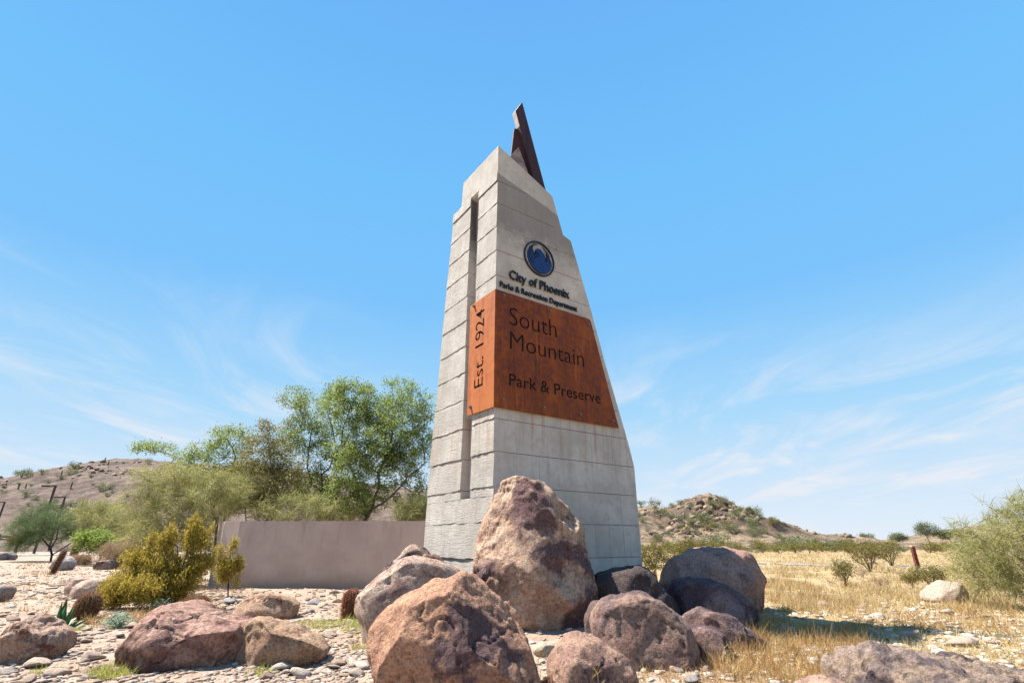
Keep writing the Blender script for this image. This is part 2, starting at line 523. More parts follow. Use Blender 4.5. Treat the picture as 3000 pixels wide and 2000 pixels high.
MAT['straw'] = m_leaf('straw_grass', [(0.377, 0.254, 0.107), (0.476, 0.353, 0.172), (0.541, 0.443, 0.254), (0.410, 0.262, 0.107)], 0.35)
MAT['straw_brown'] = m_leaf('brown_straw_grass', [(0.295, 0.164, 0.057), (0.377, 0.221, 0.082), (0.426, 0.279, 0.123)], 0.35)
MAT['weed'] = m_leaf('yellow_green_weed', [(0.22, 0.25, 0.05), (0.36, 0.36, 0.08), (0.46, 0.42, 0.14)], 0.4)
MAT['paleweed'] = m_leaf('pale_grey_green_leaf', [(0.25, 0.32, 0.24), (0.36, 0.42, 0.33), (0.18, 0.26, 0.14)], 0.35)
MAT['spine'] = m_leaf('red_brown_spine', [(0.22, 0.07, 0.045), (0.34, 0.12, 0.07), (0.42, 0.20, 0.12)], 0.2)
MAT['spine_dark'] = m_leaf('brown_spine', [(0.16, 0.07, 0.04), (0.26, 0.12, 0.06), (0.36, 0.19, 0.09)], 0.2)
MAT['cactus'] = m_plain('cactus_skin', (0.085, 0.055, 0.03), 0.8, 0, 0.35, 12)
MAT['saguaro'] = m_plain('saguaro_skin', (0.07, 0.08, 0.04), 0.8, 0, 0.3, 3)
MAT['wall'] = None


def m_stucco():
    M = Mat('tan_stucco')
    n = M.noise(1.2, 6, 0.6, 0.2); n2 = M.noise(70, 4, 0.7); st = M.noise(3, 4, 0.6, 0.2, M.vec((1.6, 1.6, 0.25)))
    c = M.mix(M.mrange(n, 0.3, 0.7), (0.36, 0.275, 0.235), (0.44, 0.34, 0.29))
    c = M.mix(M.mrange(st, 0.55, 0.75, 0, 0.35), c, (0.27, 0.205, 0.17))
    c = M.mix(M.mrange(n2, 0.5, 0.75, 0, 0.25), c, (0.26, 0.20, 0.165))
    sep = M.n.new('ShaderNodeSeparateXYZ'); M.l.new(M.tc.outputs['Object'], sep.inputs[0])
    zz = M.math('ADD', sep.outputs[2], M.math('MULTIPLY', M.math('SUBTRACT', M.noise(2.5, 6, 0.7), 0.5), 0.7))
    c = M.mix(M.mrange(zz, 0.55, 0.05, 0, 0.55), c, (0.25, 0.175, 0.125))
    run = M.noise(6, 5, 0.65, 0.1, M.vec((1.0, 1.0, 0.10)))
    c = M.mix(M.math('MULTIPLY', M.mrange(run, 0.55, 0.68), M.mrange(sep.outputs[2], 0.9, 1.95, 0, 0.5)), c, (0.22, 0.165, 0.14))
    return M.done(c, 0.92, M.bump(n2, 0.8, 0.012, M.bump(n, 0.15, 0.04)))


MAT['wall'] = m_stucco()


def m_agave():
    M = Mat('agave_leaf')
    n = M.noise(6, 4, 0.6, 0, M.vec((3, 3, 0.6)))
    c = M.mix(M.mrange(n, 0.35, 0.7), (0.035, 0.085, 0.028), (0.075, 0.15, 0.055))
    return M.done(c, 0.5, M.bump(n, 0.15, 0.01))


MAT['agave'] = m_agave()


def m_ground():
    M = Mat('desert_ground')
    sep = M.n.new('ShaderNodeSeparateXYZ'); M.l.new(M.tc.outputs['Object'], sep.inputs[0])
    n1 = M.noise(0.35, 7, 0.62, 0.4); n2 = M.noise(2.2, 8, 0.68, 0.4); n3 = M.noise(14, 6, 0.7); n4 = M.noise(60, 4, 0.7)
    stony = M.mix(M.mrange(n2, 0.35, 0.65), (0.230, 0.160, 0.115), (0.344, 0.258, 0.197))
    stony = M.mix(M.mrange(n3, 0.5, 0.72, 0, 0.7), stony, (0.394, 0.320, 0.262))
    straw = M.mix(M.mrange(n2, 0.35, 0.65), (0.271, 0.176, 0.074), (0.361, 0.258, 0.127))
    straw = M.mix(M.mrange(n1, 0.45, 0.62, 0, 0.6), straw, (0.385, 0.295, 0.164))
    straw = M.mix(M.mrange(n3, 0.55, 0.75, 0, 0.5), straw, (0.221, 0.135, 0.066))
    straw = M.mix(M.mrange(M.noise(0.9, 6, 0.65, 0.6), 0.46, 0.58, 0, 0.85), straw, (0.265, 0.19, 0.125))
    side = M.math('ADD', sep.outputs[0], M.math('MULTIPLY', M.math('SUBTRACT', n1, 0.5), 6.0))
    c = M.mix(M.mrange(side, 1.0, 3.2), stony, straw)
    c = M.mix(M.mrange(n4, 0.5, 0.72, 0, 0.4), c, M.mix(1.0, c, (0.451, 0.410, 0.385), 'MULTIPLY'))
    peb = M.voro(16.0, 'F1', 'Distance')
    nb = M.bump(n3, 0.6, 0.05); nb = M.bump(peb, 0.5, 0.02, nb); nb = M.bump(n4, 0.5, 0.008, nb)
    return M.done(c, 0.95, nb)


MAT['ground'] = m_ground()


def m_hill(name, sand_a, sand_b, rock_a, rock_b, th0, th1):
    M = Mat(name)
    g = M.n.new('ShaderNodeNewGeometry')
    sep = M.n.new('ShaderNodeSeparateXYZ'); M.l.new(g.outputs['Normal'], sep.inputs[0])
    n1 = M.noise(0.05, 7, 0.62, 0.5); n2 = M.noise(0.35, 8, 0.7, 0.4); n3 = M.noise(1.8, 6, 0.7)
    sand = M.mix(M.mrange(n2, 0.35, 0.65), sand_a, sand_b)
    rock = M.mix(M.mrange(n2, 0.35, 0.62), rock_a, rock_b)
    f = M.math('ADD', sep.outputs[2], M.math('MULTIPLY', M.math('SUBTRACT', n2, 0.5), 0.55))
    f = M.math('ADD', f, M.math('MULTIPLY', M.math('SUBTRACT', n1, 0.5), 0.25))
    c = M.mix(M.mrange(f, th0, th1), rock, sand)
    c = M.mix(M.mrange(M.noise(0.16, 6, 0.7, 0.8, M.vec((1.0, 0.6, 2.0))), 0.50, 0.60, 0, 0.75), c, rock)
    c = M.mix(M.mrange(n3, 0.50, 0.62, 0, 0.75), c, rock_a)
    c = M.mix(M.mrange(n3, 0.42, 0.28, 0, 0.4), c, tuple(min(1, x * 1.25) for x in sand_b))
    nb = M.bump(n2, 0.8, 0.6); nb = M.bump(n3, 0.7, 0.2, nb)
    return M.done(c, 0.95, nb)


MAT['hill_l'] = m_hill('hill_brown', (0.112, 0.076, 0.056), (0.168, 0.121, 0.093), (0.042, 0.027, 0.023), (0.090, 0.059, 0.045), 0.80, 1.02)
MAT['hill_r'] = m_hill('hill_tan', (0.177, 0.124, 0.074), (0.248, 0.186, 0.118), (0.048, 0.033, 0.025), (0.100, 0.068, 0.048), 0.82, 1.06)
MAT['road'] = m_plain('pale_asphalt', (0.344, 0.320, 0.303), 0.9, 0, 0.12, 1.5)
MAT['path'] = m_plain('pale_gravel_path', (0.234, 0.208, 0.183), 0.95, 0, 0.25, 3)

# ------------------------------------------------------------------ ground
def gz_np(x, y):
    x = np.asarray(x, float); y = np.asarray(y, float)
    d = np.hypot(x, y)
    p = np.stack([x, y, np.zeros_like(x)], -1)
    near = 1 - sstep(40, 90, d)
    z = near * (0.045 * pnoise(p * 0.35 + 3.3) + 0.030 * pnoise(p * 1.1 + 9.1) + 0.016 * pnoise(p * 3.1 + 1.7))
    z = z + 0.16 * np.exp(-(((x - 0.6) / 2.6) ** 2 + ((y - 9.6) / 2.4) ** 2))      # mound under the rock pile
    z = z - 0.25 * sstep(60, 400, d)
    return z


def gz(x, y):
    return float(gz_np(np.array([x]), np.array([y]))[0])


def GP(px, py):
    p = G(px, py); p.z = gz(p.x, p.y); return p


na, nr = 420, 190
rr = np.concatenate([[0.0], 0.5 * (4500 / 0.5) ** (np.linspace(0, 1, nr) ** 1.0)])
# denser sectors ahead of the camera
ta = np.linspace(0, 1, na, endpoint=False)
ang = 2 * math.pi * ta + 0.62 * np.sin(2 * math.pi * ta) * -1.0
ang = ang + math.pi / 2 + math.pi
ang = np.sort(np.mod(2 * math.pi * ta - 0.72 * np.sin(2 * math.pi * ta), 2 * math.pi)) + math.pi / 2
A, RR = np.meshgrid(ang, rr[1:])
gx, gy = (RR * np.cos(A)).ravel(), (RR * np.sin(A)).ravel()
V = np.stack([gx, gy, gz_np(gx, gy)], 1)
V = np.concatenate([V, [[0, 0, gz(0, 0)]]])
i, j = np.meshgrid(np.arange(nr - 1), np.arange(na), indexing='ij')
F = np.stack([i * na + j, i * na + (j + 1) % na, (i + 1) * na + (j + 1) % na, (i + 1) * na + j], -1).reshape(-1, 4)
cen = len(V) - 1
me = mesh_np('ground', V, F, True)
bm = bmesh.new(); bm.from_mesh(me); bm.verts.ensure_lookup_table()
for k in range(na):
    bm.faces.new((bm.verts[cen], bm.verts[k], bm.verts[(k + 1) % na]))
bm.to_mesh(me); bm.free()
for p in me.polygons: p.use_smooth = True
tag(link('ground', me, MAT['ground']), kind='structure')


def ribbon(name, pts, width, mat, lift=0.02, n=120, edge=0.25):
    pts = np.array(pts, float)
    seg = np.linspace(0, len(pts) - 1, n)
    x = np.interp(seg, np.arange(len(pts)), pts[:, 0]); y = np.interp(seg, np.arange(len(pts)), pts[:, 1])
    tx, ty = np.gradient(x), np.gradient(y); L = np.hypot(tx, ty); nx, ny = -ty / L, tx / L
    rows = []
    cols = 9
    for k in range(cols):
        t = (k / (cols - 1) - 0.5)
        jit = edge * pnoise(np.stack([x * 0.8, y * 0.8, np.full(n, k * 5.0)], -1)) if k in (0, cols - 1) else 0
        xx, yy = x + nx * (t * width + jit), y + ny * (t * width + jit)
        rows.append(np.stack([xx, yy, gz_np(xx, yy) + lift], 1))
    V = np.stack(rows, 1).reshape(-1, 3)
    i, j = np.meshgrid(np.arange(n - 1), np.arange(cols - 1), indexing='ij')
    F = np.stack([i * cols + j, i * cols + j + 1, (i + 1) * cols + j + 1, (i + 1) * cols + j], -1).reshape(-1, 4)
    return tag(link(name, mesh_np(name, V, F, True), mat), kind='structure')


ribbon('road', [(-130, 40), (-95, 50), (-70, 56), (-52, 60), (-38, 72), (-30, 100)], 7.0, MAT['road'], 0.06)
ribbon('path', [(8, 40.5), (17, 36.6), (20.5, 31.6), (26, 29.4), (40, 27.5)], 2.2, MAT['path'], 0.03, 160, 1.4)


# ------------------------------------------------------------------ hills
def hill(name, prof, Y0, Yr, Y1, mat, amp, rock_fn=None, nx=230, ny=110, x0=None, x1=None):
    prof = np.array([[*atY(px, py, Yr)] for px, py in prof])
    px, pz = prof[:, 0], prof[:, 2]
    xs = np.linspace(x0 if x0 is not None else px[0], x1 if x1 is not None else px[-1], nx)
    ys = np.linspace(Y0, Y1, ny)
    X, Y = np.meshgrid(xs, ys)
    # keep the ridge line at the same bearing while the slope falls towards the flat
    ridge = np.interp(X, px, pz)
    t = np.where(Y < Yr, sstep(Y0, Yr, Y) * 0.55 + 0.45 * np.clip((Y - Y0) / (Yr - Y0), 0, 1), 1 - sstep(Yr, Y1, Y))
    P = np.stack([X.ravel(), Y.ravel(), np.zeros(X.size)], 1)
    Z = ridge * t
    lump = fbm(P * 0.045, 5).reshape(X.shape)
    fall = np.clip(ridge / 6.0, 0, 1) * np.clip(t * 2.2, 0, 1)
    Z = Z + amp * lump * fall * np.where(Y < Yr, 1, 1)
    if rock_fn is not None: Z = Z + rock_fn(X, Y, P, t, ridge) * fall
    edge = np.minimum(np.minimum((X - xs[0]) / 10, (xs[-1] - X) / 10), np.minimum((Y - Y0) / 6, (Y1 - Y) / 6))
    Z = np.where(edge < 1, Z * np.clip(edge, 0, 1), Z) - 0.5 - 0.5 * (1 - np.clip(edge, 0, 1))
    V = np.stack([X.ravel(), Y.ravel(), Z.ravel()], 1)
    i, j = np.meshgrid(np.arange(ny - 1), np.arange(nx - 1), indexing='ij')
    F = np.stack([i * nx + j, i * nx + j + 1, (i + 1) * nx + j + 1, (i + 1) * nx + j], -1).reshape(-1, 4)
    o = link(name, mesh_np(name, V, F, True), mat)
    tag(o, kind='structure')

    def height(x, y):
        fx = (x - xs[0]) / (xs[-1] - xs[0]) * (nx - 1); fy = (y - Y0) / (Y1 - Y0) * (ny - 1)
        ix = min(max(int(fx), 0), nx - 2); iy = min(max(int(fy), 0), ny - 2)
        a, b = fx - ix, fy - iy
        return (Z[iy, ix] * (1 - a) + Z[iy, ix + 1] * a) * (1 - b) + (Z[iy + 1, ix] * (1 - a) + Z[iy + 1, ix + 1] * a) * b
    return o, height


LEFT_PROF = [(-900, 1560), (-500, 1490), (-200, 1447), (0, 1410), (60, 1398), (120, 1390), (200, 1374), (280, 1354), (340, 1343), (400, 1343),
             (470, 1346), (560, 1352), (700, 1360), (870, 1375), (1000, 1394), (1200, 1422), (1300, 1448), (1450, 1500), (1560, 1560)]
RIGHT_PROF = [(1400, 1560), (1600, 1500), (1760, 1482), (1870, 1477), (1898, 1470), (1925, 1483), (1955, 1478), (1990, 1470), (2020, 1460), (2040, 1457),
              (2062, 1461), (2080, 1470), (2120, 1481), (2160, 1497), (2200, 1516), (2240, 1530), (2290, 1546), (2330, 1558), (2362, 1571), (2385, 1566), (2400, 1557),
              (2428, 1561), (2455, 1576), (2490, 1572), (2530, 1577), (2580, 1585), (2700, 1589)]


def left_rocks(X, Y, P, t, ridge):
    r = ridged(P * np.array([0.10, 0.22, 1]), 4).reshape(X.shape)
    m = sstep(-0.1, 0.5, fbm(P * 0.03 + 5, 3).reshape(X.shape))
    return np.clip(r - 1.0, 0, 2) * 0.9 * m


def right_rocks(X, Y, P, t, ridge):
    r = ridged(P * np.array([0.13, 0.10, 1]) + 3, 5).reshape(X.shape)
    # a rocky spine that runs from the summit down towards the flat
    a, b = atY(2040, 1457, 140), atY(2365, 1575, 108)
    dx, dy = b.x - a.x, b.y - a.y; L = math.hypot(dx, dy)
    s = ((X - a.x) * dx + (Y - a.y) * dy) / L / L
    d = ((X - a.x) * dy - (Y - a.y) * dx) / L
    side = np.exp(-np.clip(-d, 0, None) / 4.5) * np.exp(-np.clip(d, 0, None) / 14.0)
    spine = 2.2 * np.exp(-(d / 6.0) ** 2) * sstep(-0.15, 0.1, s) * (1 - sstep(0.7, 1.05, s))
    m = sstep(0.25, 0.75, t) * (0.45 + 0.55 * sstep(-0.2, 0.3, s))
    blk = fbm(P * 0.16 + 8, 4).reshape(X.shape)
    blk = np.floor(blk * 4) / 4 * 0.7 + blk * 0.3
    return (1.3 * blk + 0.35 * np.clip(r - 0.9, 0, 2)) * m + spine * (0.75 + 0.5 * np.clip(blk, -0.6, 0.6))


hl, hl_z = hill('hill_west', LEFT_PROF, 78, 150, 240, MAT['hill_l'], 0.9, left_rocks, 300, 130)
hr, hr_z = hill('hill_east', RIGHT_PROF, 95, 142, 220, MAT['hill_r'], 0.5, right_rocks, 300, 130)
hs, hs_z = hill('hill_south', [(2600, 1592), (2760, 1575), (2850, 1550), (2930, 1532), (3050, 1520), (3300, 1515), (3800, 1590)], 150, 230, 330, MAT['hill_r'], 1.0, left_rocks, 90, 50)

# ------------------------------------------------------------------ entrance monument
MC = Vector((-0.3301, 9.36, 0.0))
MROT = math.radians(90 - 54.876)
mon = empty('entrance_monument', MC, MROT)
tag(mon, 'tall tapering concrete entrance monument with rusty steel sign plates and a steel fin', 'monument')

RB = [(-0.4, 3.73), (2.868, 3.746), (3.447, 3.60), (4.02, 3.42), (5.235, 3.046), (6.405, 2.726), (8.10, 2.195), (8.18, 2.169), (8.256, 1.95), (8.28, 1.70), (8.50, 1.60), (8.86, 1.50), (9.205, 0.04)]
LB = [(-0.4, 2.67), (2.25, 2.642), (2.87, 2.606), (3.49, 2.553), (4.1, 2.497), (4.72, 2.444), (5.32, 2.39), (5.91, 2.338), (6.5, 2.295), (7.11, 2.245), (7.73, 2.187), (8.35, 2.136), (8.95, 2.097), (9.30, 2.08)]
RC = [(-0.4, 3.70), (2.868, 3.71), (3.447, 3.56), (4.02, 3.38), (5.235, 3.01), (6.405, 2.69), (8.10, 2.15), (8.20, 1.97), (8.255, 1.953), (9.211, 1.667), (9.285, 1.648), (9.384, 1.456), (10.03, 0.02)]
LC = [(-0.4, 2.64), (2.25, 2.61), (6.5, 2.265), (8.95, 2.06), (9.25, 2.04), (9.262, 1.72), (10.03, 1.665)]
SLOT0, SLOT1, SLOTD, SLOTZ = 0.809, 1.188, 0.17, 2.078


def interp(tab, z):
    return float(np.interp(z, [a for a, _ in tab], [b for _, b in tab]))


def block(z0, z1, ua=None, ub=None, v0=0.0, u0=0.0, seed=0, proud=0.0, slot=True, rl=(RB, LB), face_n=26, ragged=True):
    """one cast course: plan outline lofted through levels; the narrow face (u = 0) is finely divided and ragged at its lips"""
    rnd = random.Random(seed)
    kinks = [a for a, _ in rl[0]] + [a for a, _ in rl[1]] + ([SLOTZ] if slot else [])
    lv = sorted({z0, z1} | {k for k in kinks if z0 + 0.004 < k < z1 - 0.004})
    bm = bmesh.new()
    rings = []
    full = ua is None and ub is None
    for z in lv:
        Rz, Lz = interp(rl[0], z), interp(rl[1], z)
        a = (u0 - proud) if ua is None else ua
        b = Rz if ub is None else min(ub, Rz)
        b = max(b, a + 0.02)
        pts = [(a, v0), (b, v0), (b, Lz)]
        if ua is None:
            n = face_n
            has_slot = slot and z >= SLOTZ - 1e-6 and z1 > SLOTZ + 0.01
            vs = [Lz + (SLOT1 - Lz) * k / 10 for k in range(11)]
            pts += [(a, v) for v in vs]
            d = SLOTD if slot and z1 > SLOTZ + 0.01 and z0 >= SLOTZ - 0.02 else 0.0
            pts += [(u0 + d, SLOT1), (u0 + d, SLOT0)] if slot else [(a, SLOT1 - 0.1), (a, SLOT0 + 0.1)]
            vs = [SLOT0 + (v0 - SLOT0) * k / 10 for k in range(11)]
            pts += [(a, v) for v in vs[:-1]]
        else:
            pts += [(a, Lz)]
        rings.append([bm.verts.new((p[0], p[1], z)) for p in pts])
    if ragged and ua is None:
        for ri, ring in enumerate((rings[0], rings[-1])):
            for v in ring:
                if abs(v.co.x - (u0 - proud)) < 1e-4:
                    v.co.z += rnd.uniform(-0.011, 0.011) * (1 if ri == 0 else 0.6)
                    v.co.x += rnd.uniform(-0.006, 0.004) + (-0.010 if ri == 0 else 0.004)
    n = len(rings[0])
    for r0, r1 in zip(rings, rings[1:]):
        for k in range(n):
            q = (r0[k], r0[(k + 1) % n], r1[(k + 1) % n], r1[k])
            try: bm.faces.new(q)
            except ValueError: pass
    bm.faces.new(rings[0][::-1]); bm.faces.new(rings[-1])
    bmesh.ops.remove_doubles(bm, verts=bm.verts, dist=1e-5)
    bm.normal_update()
    me = bm_mesh('concrete_block', bm)
    me.materials.append(MAT['concrete']); me.materials.append(MAT['boarded'])
    for p in me.polygons:
        if p.normal.x < -0.6 and p.center.x < u0 + 0.05: p.material_index = 1
    return me


# core, set back behind the courses; its top is the smooth sloping cap
core_me = block(-0.4, 10.03, u0=0.018, v0=0.018, rl=(RC, LC), slot=False, ragged=False)
core_me.materials.clear(); core_me.materials.append(MAT['joint']); core_me.materials.append(MAT['joint'])


def cap_mesh():
    return block(8.0, 10.03, u0=0.017, v0=0.016, rl=(RC, LC), slot=False, ragged=False, seed=3)


# the slot runs through the core too, so the core is built in two heights
core_lo = block(-0.4, SLOTZ, u0=0.018, v0=0.018, rl=(RC, LC), slot=False, ragged=False)
for p in core_lo.polygons: p.material_index = 0
core_lo.materials[0] = MAT['joint']
bm = bmesh.new(); bm_box(bm, (SLOTD + 0.015, 0.018, SLOTZ), (1.5, 1.60, 8.2))
for (a, b) in ((0.018, SLOT0 - 0.012), (SLOT1 + 0.012, 2.06)):
    bm_box(bm, (0.018, a, SLOTZ), (SLOTD + 0.016, b, 9.20))
link('core', bm_mesh('core', bm), MAT['joint'], mon)
link('core', core_lo, None, mon)
levels = [1.02 + 0.613 * k for k in range(-2, 13)] + [8.985, 9.262]
levels = sorted(set(round(z, 3) for z in levels if z < 8.95 or z > 8.98))
seams = {0: [3.35], 1: [3.28], 2: [2.45, 3.24], 3: [3.22], 4: [1.05], 5: [3.08]}
gap = 0.014
RCORE = [(z, max(r - 0.02, 0.03)) for z, r in RB]
rmid = bmesh.new()
for k, (z0, z1) in enumerate(zip(levels, levels[1:])):
    pr = random.Random(k).uniform(0.0, 0.012)
    cuts = seams.get(k, [])
    edges = [None] + cuts + [None]
    zb, zt = z0 + gap / 2, z1 - gap / 2
    if z1 > 9.0: zt = 9.262
    parts = []
    if z0 < SLOTZ < z1:
        parts = [(zb, zt, True)]
    for m in range(len(edges) - 1):
        ua = edges[m]; ub = edges[m + 1]
        if ua is not None: ua += 0.003
        if ub is not None: ub -= 0.003
        if ua is None and z0 < SLOTZ < z1:
            me = block(zb, SLOTZ - 0.0004, ua=ua, ub=ub, seed=k * 7 + m, proud=pr, slot=False)
            for v in me.vertices:
                if v.co.z > SLOTZ - 0.05: v.co.z = SLOTZ - 0.0004; v.co.x = max(v.co.x, -pr)
            link('concrete_block', me, None, mon)
            me = block(SLOTZ, zt, ua=ua, ub=ub, seed=k * 7 + m, proud=pr)
            for v in me.vertices:
                if v.co.z < SLOTZ + 0.05: v.co.z = SLOTZ; v.co.x = max(v.co.x, -pr)
            link('concrete_block', me, None, mon)
            continue
        me = block(zb, zt, ua=ua, ub=ub, seed=k * 7 + m, proud=pr, slot=z0 > SLOTZ)
        link('concrete_block', me, None, mon)
# recessed joint filler seen between the courses on the lettered face
for k, z in enumerate(levels[1:-1]):
    bm = bmesh.new()
    r = min(interp(RB, z - 0.01), interp(RB, z + 0.01)) - 0.012
    l = interp(LB, z) - 0.012
    if r < 0.2: continue
    bm_box(bm, (SLOTD + 0.02, 0.012, z - 0.02), (r, l, z + 0.02))
    link('joint_strip', bm_mesh('joint_strip', bm), MAT['joint'], mon)
cap_lo = block(8.05, 9.262, u0=0.022, v0=0.020, rl=(RC, LC + [(10.1, 1.66)]), slot=True, ragged=False, seed=3)
link('cap', cap_lo, None, mon)
cap_me = block(9.262, 10.03, u0=0.022, v0=0.020, rl=(RC, LC), slot=False, ragged=False, seed=3)
# keep the notch clear: the cap starts where the boarded courses end on the narrow face
link('cap', cap_me, None, mon)


# --- text
def text_mesh(body, offset=0.0, depth=0.01, res=4, spacing=1.0):
    cu = bpy.data.curves.new('txt', 'FONT')
    cu.body = body; cu.size = 1.0; cu.extrude = depth / 2; cu.offset = offset; cu.resolution_u = res
    cu.space_character = spacing
    o = bpy.data.objects.new('txt', cu); COL.objects.link(o)
    dg = bpy.context.evaluated_depsgraph_get(); dg.update()
    me = bpy.data.meshes.new_from_object(o.evaluated_get(dg))
    bpy.data.objects.remove(o); bpy.data.curves.remove(cu)
    return me


def verts_of(me):
    a = np.zeros(len(me.vertices) * 3, np.float32); me.vertices.foreach_get('co', a); return a.reshape(-1, 3)


CAPH = None


def cap_height():
    global CAPH
    if CAPH is None:
        v = verts_of(text_mesh('H')); CAPH = v[:, 1].max() - v[:, 1].min()
    return CAPH


AX_FRONT = Matrix(((1, 0, 0), (0, 0, -1), (0, 1, 0)))       # text x -> u, text y -> z, text normal -> -v
AX_SIDE = Matrix(((0, 0, -1), (0, 1, 0), (1, 0, 0)))        # text x -> z, text y -> v, text normal -> -u


def layout(body, width, caph, offset, spacing=1.0):
    """per letter advance so every letter can stand as a piece of its own"""
    def w(s):
        v = verts_of(text_mesh(s, spacing=spacing)); return v[:, 0].max() - v[:, 0].min()
    HH = w('HH')
    adv, x, out = {}, 0.0, []
    for ch in body:
        if ch not in adv: adv[ch] = (w('H' + ch + 'H') - HH) if ch != ' ' else (w('H H') - HH)
        out.append((ch, x)); x += adv[ch]
    sy = caph / cap_height()
    sx = width / x
    return [(ch, xx * sx, sx, sy) for ch, xx in out if ch != ' ']


def raised_letters(body, u, z, width, caph, parent, y, depth, mat, offset=0.0):
    cache = {}
    for ch, x, sx, sy in layout(body, width, caph, offset):
        if ch not in cache:
            me = text_mesh(ch, offset=offset, depth=1.0)
            v = verts_of(me)
            v = v * np.array([sx, sy, depth], np.float32)
            M3 = np.array(AX_FRONT, np.float32)
            v = v @ M3.T
            me.vertices.foreach_set('co', v.ravel()); me.update(); me.name = 'letter'
            me.materials.clear(); me.materials.append(mat)
            cache[ch] = me
        link('letter', cache[ch], None, parent, (u + x, y, z))


def cut_plate(outline, th, texts, side):
    """plate polygon in plate plane (x, y), letters cut right through"""
    bm = bmesh.new()
    a = [bm.verts.new((p[0], p[1], 0)) for p in outline]; b = [bm.verts.new((p[0], p[1], th)) for p in outline]
    n = len(a); bm.faces.new(a[::-1]); bm.faces.new(b)
    for k in range(n): bm.faces.new((a[k], a[(k + 1) % n], b[(k + 1) % n], b[k]))
    plate = bpy.data.objects.new('pl', bm_mesh('pl', bm)); COL.objects.link(plate)
    cut = bmesh.new()
    for body, x, y, width, caph, off in texts:
        for ch, xx, sx, sy in layout(body, width, caph, off):
            me = text_mesh(ch, offset=off, depth=1.0)
            v = verts_of(me) * np.array([sx, sy, th * 4], np.float32) + np.array([x + xx, y, th / 2], np.float32)
            me.vertices.foreach_set('co', v.astype(np.float32).ravel())
            cut.from_mesh(me); bpy.data.meshes.remove(me)
    bmesh.ops.remove_doubles(cut, verts=cut.verts, dist=1e-5)
    cme = bm_mesh('cut', cut)
    cobj = bpy.data.objects.new('cut', cme); COL.objects.link(cobj)
    md = plate.modifiers.new('b', 'BOOLEAN'); md.operation = 'DIFFERENCE'; md.solver = 'EXACT'; md.use_self = True; md.use_hole_tolerant = True; md.object = cobj
    dg = bpy.context.evaluated_depsgraph_get(); dg.update()
    me = bpy.data.meshes.new_from_object(plate.evaluated_get(dg))
    bpy.data.objects.remove(plate); bpy.data.objects.remove(cobj)
    M3 = np.array(side, np.float32)
    v = verts_of(me) @ M3.T
    me.vertices.foreach_set('co', v.astype(np.float32).ravel()); me.update(); me.materials.clear()
    return me


PT = 0.012
GAPP = 0.045
front_outline = [(-GAPP - PT, 3.675), (3.29, 3.675), (2.625, 6.115), (2.58, 6.165), (-GAPP - PT, 6.165)]
front_me = cut_plate(front_outline, PT, [('South', 0.27, 5.455, 1.33, 0.40, -0.006), ('Mountain', 0.27, 4.93, 2.10, 0.375, -0.006),
                                         ('Park & Preserve', 0.27, 4.16, 2.51, 0.24, 0.008)], AX_FRONT)
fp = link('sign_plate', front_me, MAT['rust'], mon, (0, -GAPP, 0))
fp['label'] = 'dark rusty steel plate with the park name cut through it'
side_outline = [(3.675, -GAPP), (6.165, -GAPP), (6.165, 0.955), (3.69, 0.945)]
side_me = cut_plate(side_outline, PT, [('Est. 1924', 4.16, 0.36, 1.76, 0.33, 0.004)], AX_SIDE)
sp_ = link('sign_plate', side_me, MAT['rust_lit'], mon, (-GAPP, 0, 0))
sp_['label'] = 'narrow sunlit rusty steel plate with a founding year cut through it'
for m_, lo, hi in ((fp, (0.02, -0.028, 3.75), (2.55, -0.022, 6.09)), (sp_, (-0.028, 0.02, 3.75), (-0.022, 0.76, 6.10))):
    bm = bmesh.new()
    if m_ is fp:
        bm_prism(bm, [(0.1, 3.76), (3.12, 3.76), (2.55, 6.05), (0.1, 6.05)], Vector((0, -0.030, 0)), Vector((1, 0, 0)), Vector((0, 0, 1)), Vector((0, 1, 0)), 0.006)
        for v in bm.verts: v.co.y += GAPP
    else:
        bm_box(bm, (lo[0] + GAPP, lo[1], lo[2]), (hi[0] + GAPP, hi[1], hi[2]))
    link('cutout_shade_sheet', bm_mesh('cutout_shade_sheet', bm), MAT['void'], m_)  # black sheet added to darken the gap behind the cut letters


def bolt_mesh(r, h):
    bm = bmesh.new()
    bmesh.ops.create_cone(bm, cap_ends=True, segments=10, radius1=r, radius2=r * 0.82, depth=h)
    bmesh.ops.create_cone(bm, cap_ends=True, segments=14, radius1=r * 1.35, radius2=r * 1.3, depth=h * 0.25, matrix=Matrix.Translation((0, 0, -h * 0.5)))
    return bm_mesh('bolt', bm)


bme = bolt_mesh(0.030, 0.05)
for u, z in [(0.143, 6.06), (1.376, 6.04), (2.53, 6.0), (0.146, 3.835), (1.141, 3.83), (2.122, 3.815), (3.09, 3.805)]:
    link('bolt', bme, MAT['bolt'], fp, (u, -PT - 0.02, z), (math.pi / 2, 0, 0))
bme2 = bolt_mesh(0.034, 0.06)
for v, z in [(0.765, 6.085), (0.79, 3.84)]:
    link('bolt', bme2, MAT['bolt'], sp_, (-PT - 0.025, v, z), (0, -math.pi / 2, 0))

raised_letters('City of Phoenix', 0.305, 6.545, 1.70, 0.205, mon, -0.030, 0.03, MAT['letter'], 0.012)
raised_letters('Parks & Recreation Department', 0.065, 6.275, 2.17, 0.128, mon, -0.026, 0.024, MAT['letter'], 0.016)

# --- round emblem: ring, blue bird body with swept wing strokes
EC = (1.157, 7.318)


